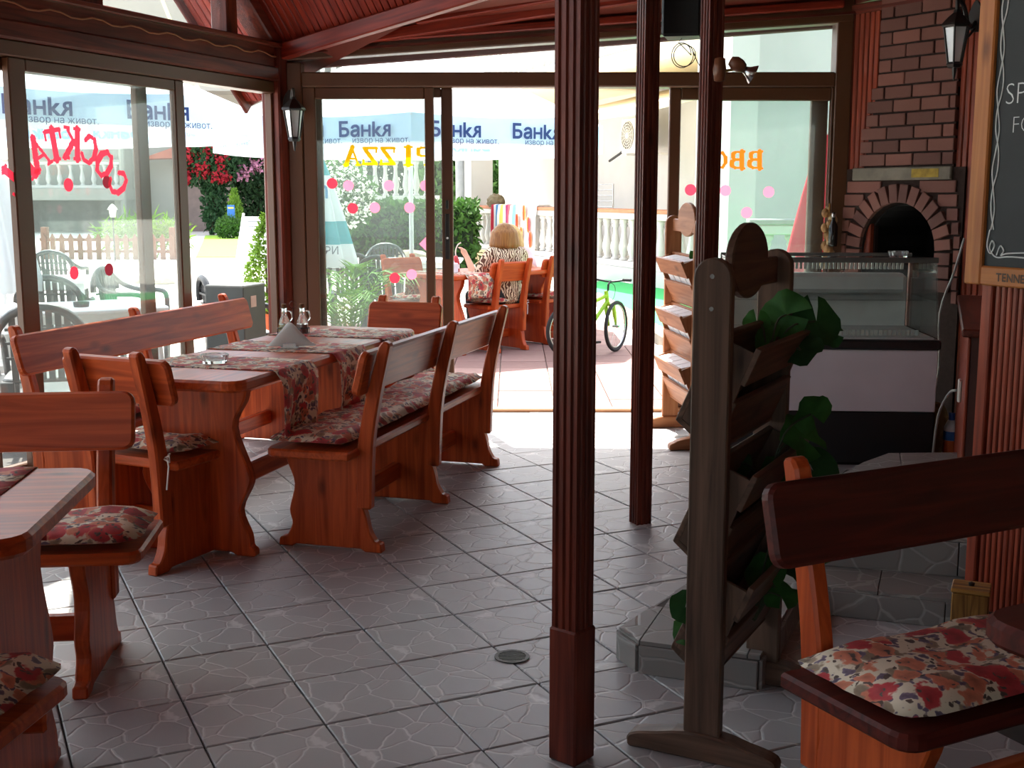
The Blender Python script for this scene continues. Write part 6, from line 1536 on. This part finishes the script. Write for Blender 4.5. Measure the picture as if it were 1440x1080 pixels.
for x, y, h, r_, sd, lb in ((-1.15, 33, 3.2, 1.5, 21, 'leafy green tree behind the white house corner'), (-4.6, 40, 3.9, 2.2, 22, 'broad green tree beyond the garden balustrade'), (-6.6, 44, 3.4, 1.6, 23, 'dark green tree right of the rose bushes')):
    tr_ = thing('tree', lb, 'tree', (x, y, -.03)); link('trunk', tube([(0, 0, 0), (0, 0, h*.7)], .14, 8), bark, tr_); leaves('foliage', deep if sd != 21 else green, tr_, 3000, ball((0, 0, h*.6), r_, r_*.7, h*.42), .28, .6, sd)
rk = thing('garden_rock', 'big pale rock in front of the hedge', 'rock', (-1.95, 23.7, -.03))
bm = bmesh.new(); bmesh.ops.create_icosphere(bm, subdivisions=3, radius=.5, matrix=Matrix.Diagonal((1.0, .7, .9, 1)))
for v in bm.verts: v.co *= rnd.uniform(.93, 1.06); v.co.z = max(v.co.z, 0)
link('rock', bm, stone, rk)
# house at the left
lh = thing('grey_house', 'grey white house with balconies and a dark garage beyond the left windows', 'house', (-20.4, 48.6, -.03), R_(4)); lh.scale = (1.3, 1.3, 1.3)
gw = plain('grey plaster', lin(160, 157, 148), .85, 0, .05, 1)
link('wall', B((0, 11.5, 1.2, 1.6, 0, 11), (0, .3, 0, 1.2, 0, 1.0), (3.4, 3.7, 0, 1.2, 0, 2.6)), gw, lh)
link('garage_door', B((.5, 3.3, 1.14, 1.19, 0, .98)), plain('dark garage door', lin(110, 108, 104), .6), lh); link('garage_door', B((5.2, 8.6, 1.14, 1.19, 0, 2.0)), plain('brown grey door', lin(128, 112, 104), .6), lh)
link('balcony_slab', B((-.4, 3.8, -.4, 1.2, 1.0, 1.35)), gw, lh)
link('canopy', prism([(4.2, 2.25), (6.8, 2.35), (6.0, 2.6), (5.2, 2.6)], .1, 1.1, 'xz'), plain('red tiles', lin(176, 96, 74), .8), lh)
balustrade(lh, -.4, 3.8, -.2, 1.45, .62, gw, step=.34); 
link('post', tube([(3.75, -.3, 0), (3.75, -.3, 4)], .09, 8), gw, lh)
link('balcony_slab', B((4.5, 11.5, -.2, 1.2, 4.3, 4.6)), gw, lh); balustrade(lh, 5.6, 11.5, -.1, 4.72, .8, gw, step=.34)
link('balcony_slab', B((7.2, 11.5, -.2, 1.2, 7.4, 7.7)), gw, lh); balustrade(lh, 7.4, 11.5, -.1, 7.82, .85, gw, step=.34)
w_ = link('window_frame', B((8.6, 10.2, 1.1, 1.19, 8.5, 10.5)), gw, lh); link('shutter', B((8.7, 10.1, 1.06, 1.1, 8.6, 10.4)), plain('blue grey shutter', lin(120, 150, 176), .5), w_)
dsh = thing('satellite_dish', 'white satellite dish on the grey house wall above the balcony', 'dish', (-20.4, 48.6, -.03), R_(4)); dsh.scale = (1.3, 1.3, 1.3); bm = lathe([(0, 0), (.25, .03), (.42, .10), (.44, .10), (.44, .12), (.25, .06), (0, .03)], 20); bm.transform(Matrix.Translation((7.9, .75, 9.6)) @ Matrix.Rotation(R_(80), 4, 'X')); link('dish', bm, wpl, dsh)
link('arm', tube([(7.9, .75, 9.6), (7.9, 1.2, 9.4)], .03, 6), steel(), dsh); link('feed', tube([(7.9, .72, 9.4), (7.9, .35, 9.6)], .02, 6), black(), dsh)
bd = thing('bare_pole', 'pale yellow slanting pole seen through the gable window', 'pole', (0, 0, 0)); pa, pb2 = D(224, -10, 14), D(246, 44, 14); link('pole', tube([pb2-(pa-pb2)*2.2, pa+(pa-pb2)*.5], .022, 6), plain('pale yellow pole', lin(236, 222, 160), .5), bd)

# repeats of a kind carry one group phrase
GROUPS = {'bench': 'pine benches', 'chair': 'pine chairs', 'seat_cushion': 'floral seat cushions', 'table_runner': 'floral table runners', 'dining_table': 'pine dining tables',
          'column': 'fluted columns', 'flower_stand': 'trough flower stands', 'artificial_plant': 'artificial plants on the flower stands', 'sunlight_block': 'foam blocks in the sunlit stand',
          'wall_lantern': 'wall lanterns', 'cruet': 'cruets in the wire stand', 'plastic_table': 'white plastic tables outside', 'parasol': 'open parasols', 'closed_parasol': 'closed parasols',
          'towel': 'beach towels on the balustrade', 'tree': 'garden trees', 'person': 'people at the terrace table', 'drinking_glass': 'glasses on the terrace table', 'edging_stone': 'edging stones', 'cable': 'cables'}
for o in list(C.objects):
    if 'category' in o and 'group' not in o:
        g_ = GROUPS.get(o.name.split('.')[0])
        if g_: o['group'] = g_
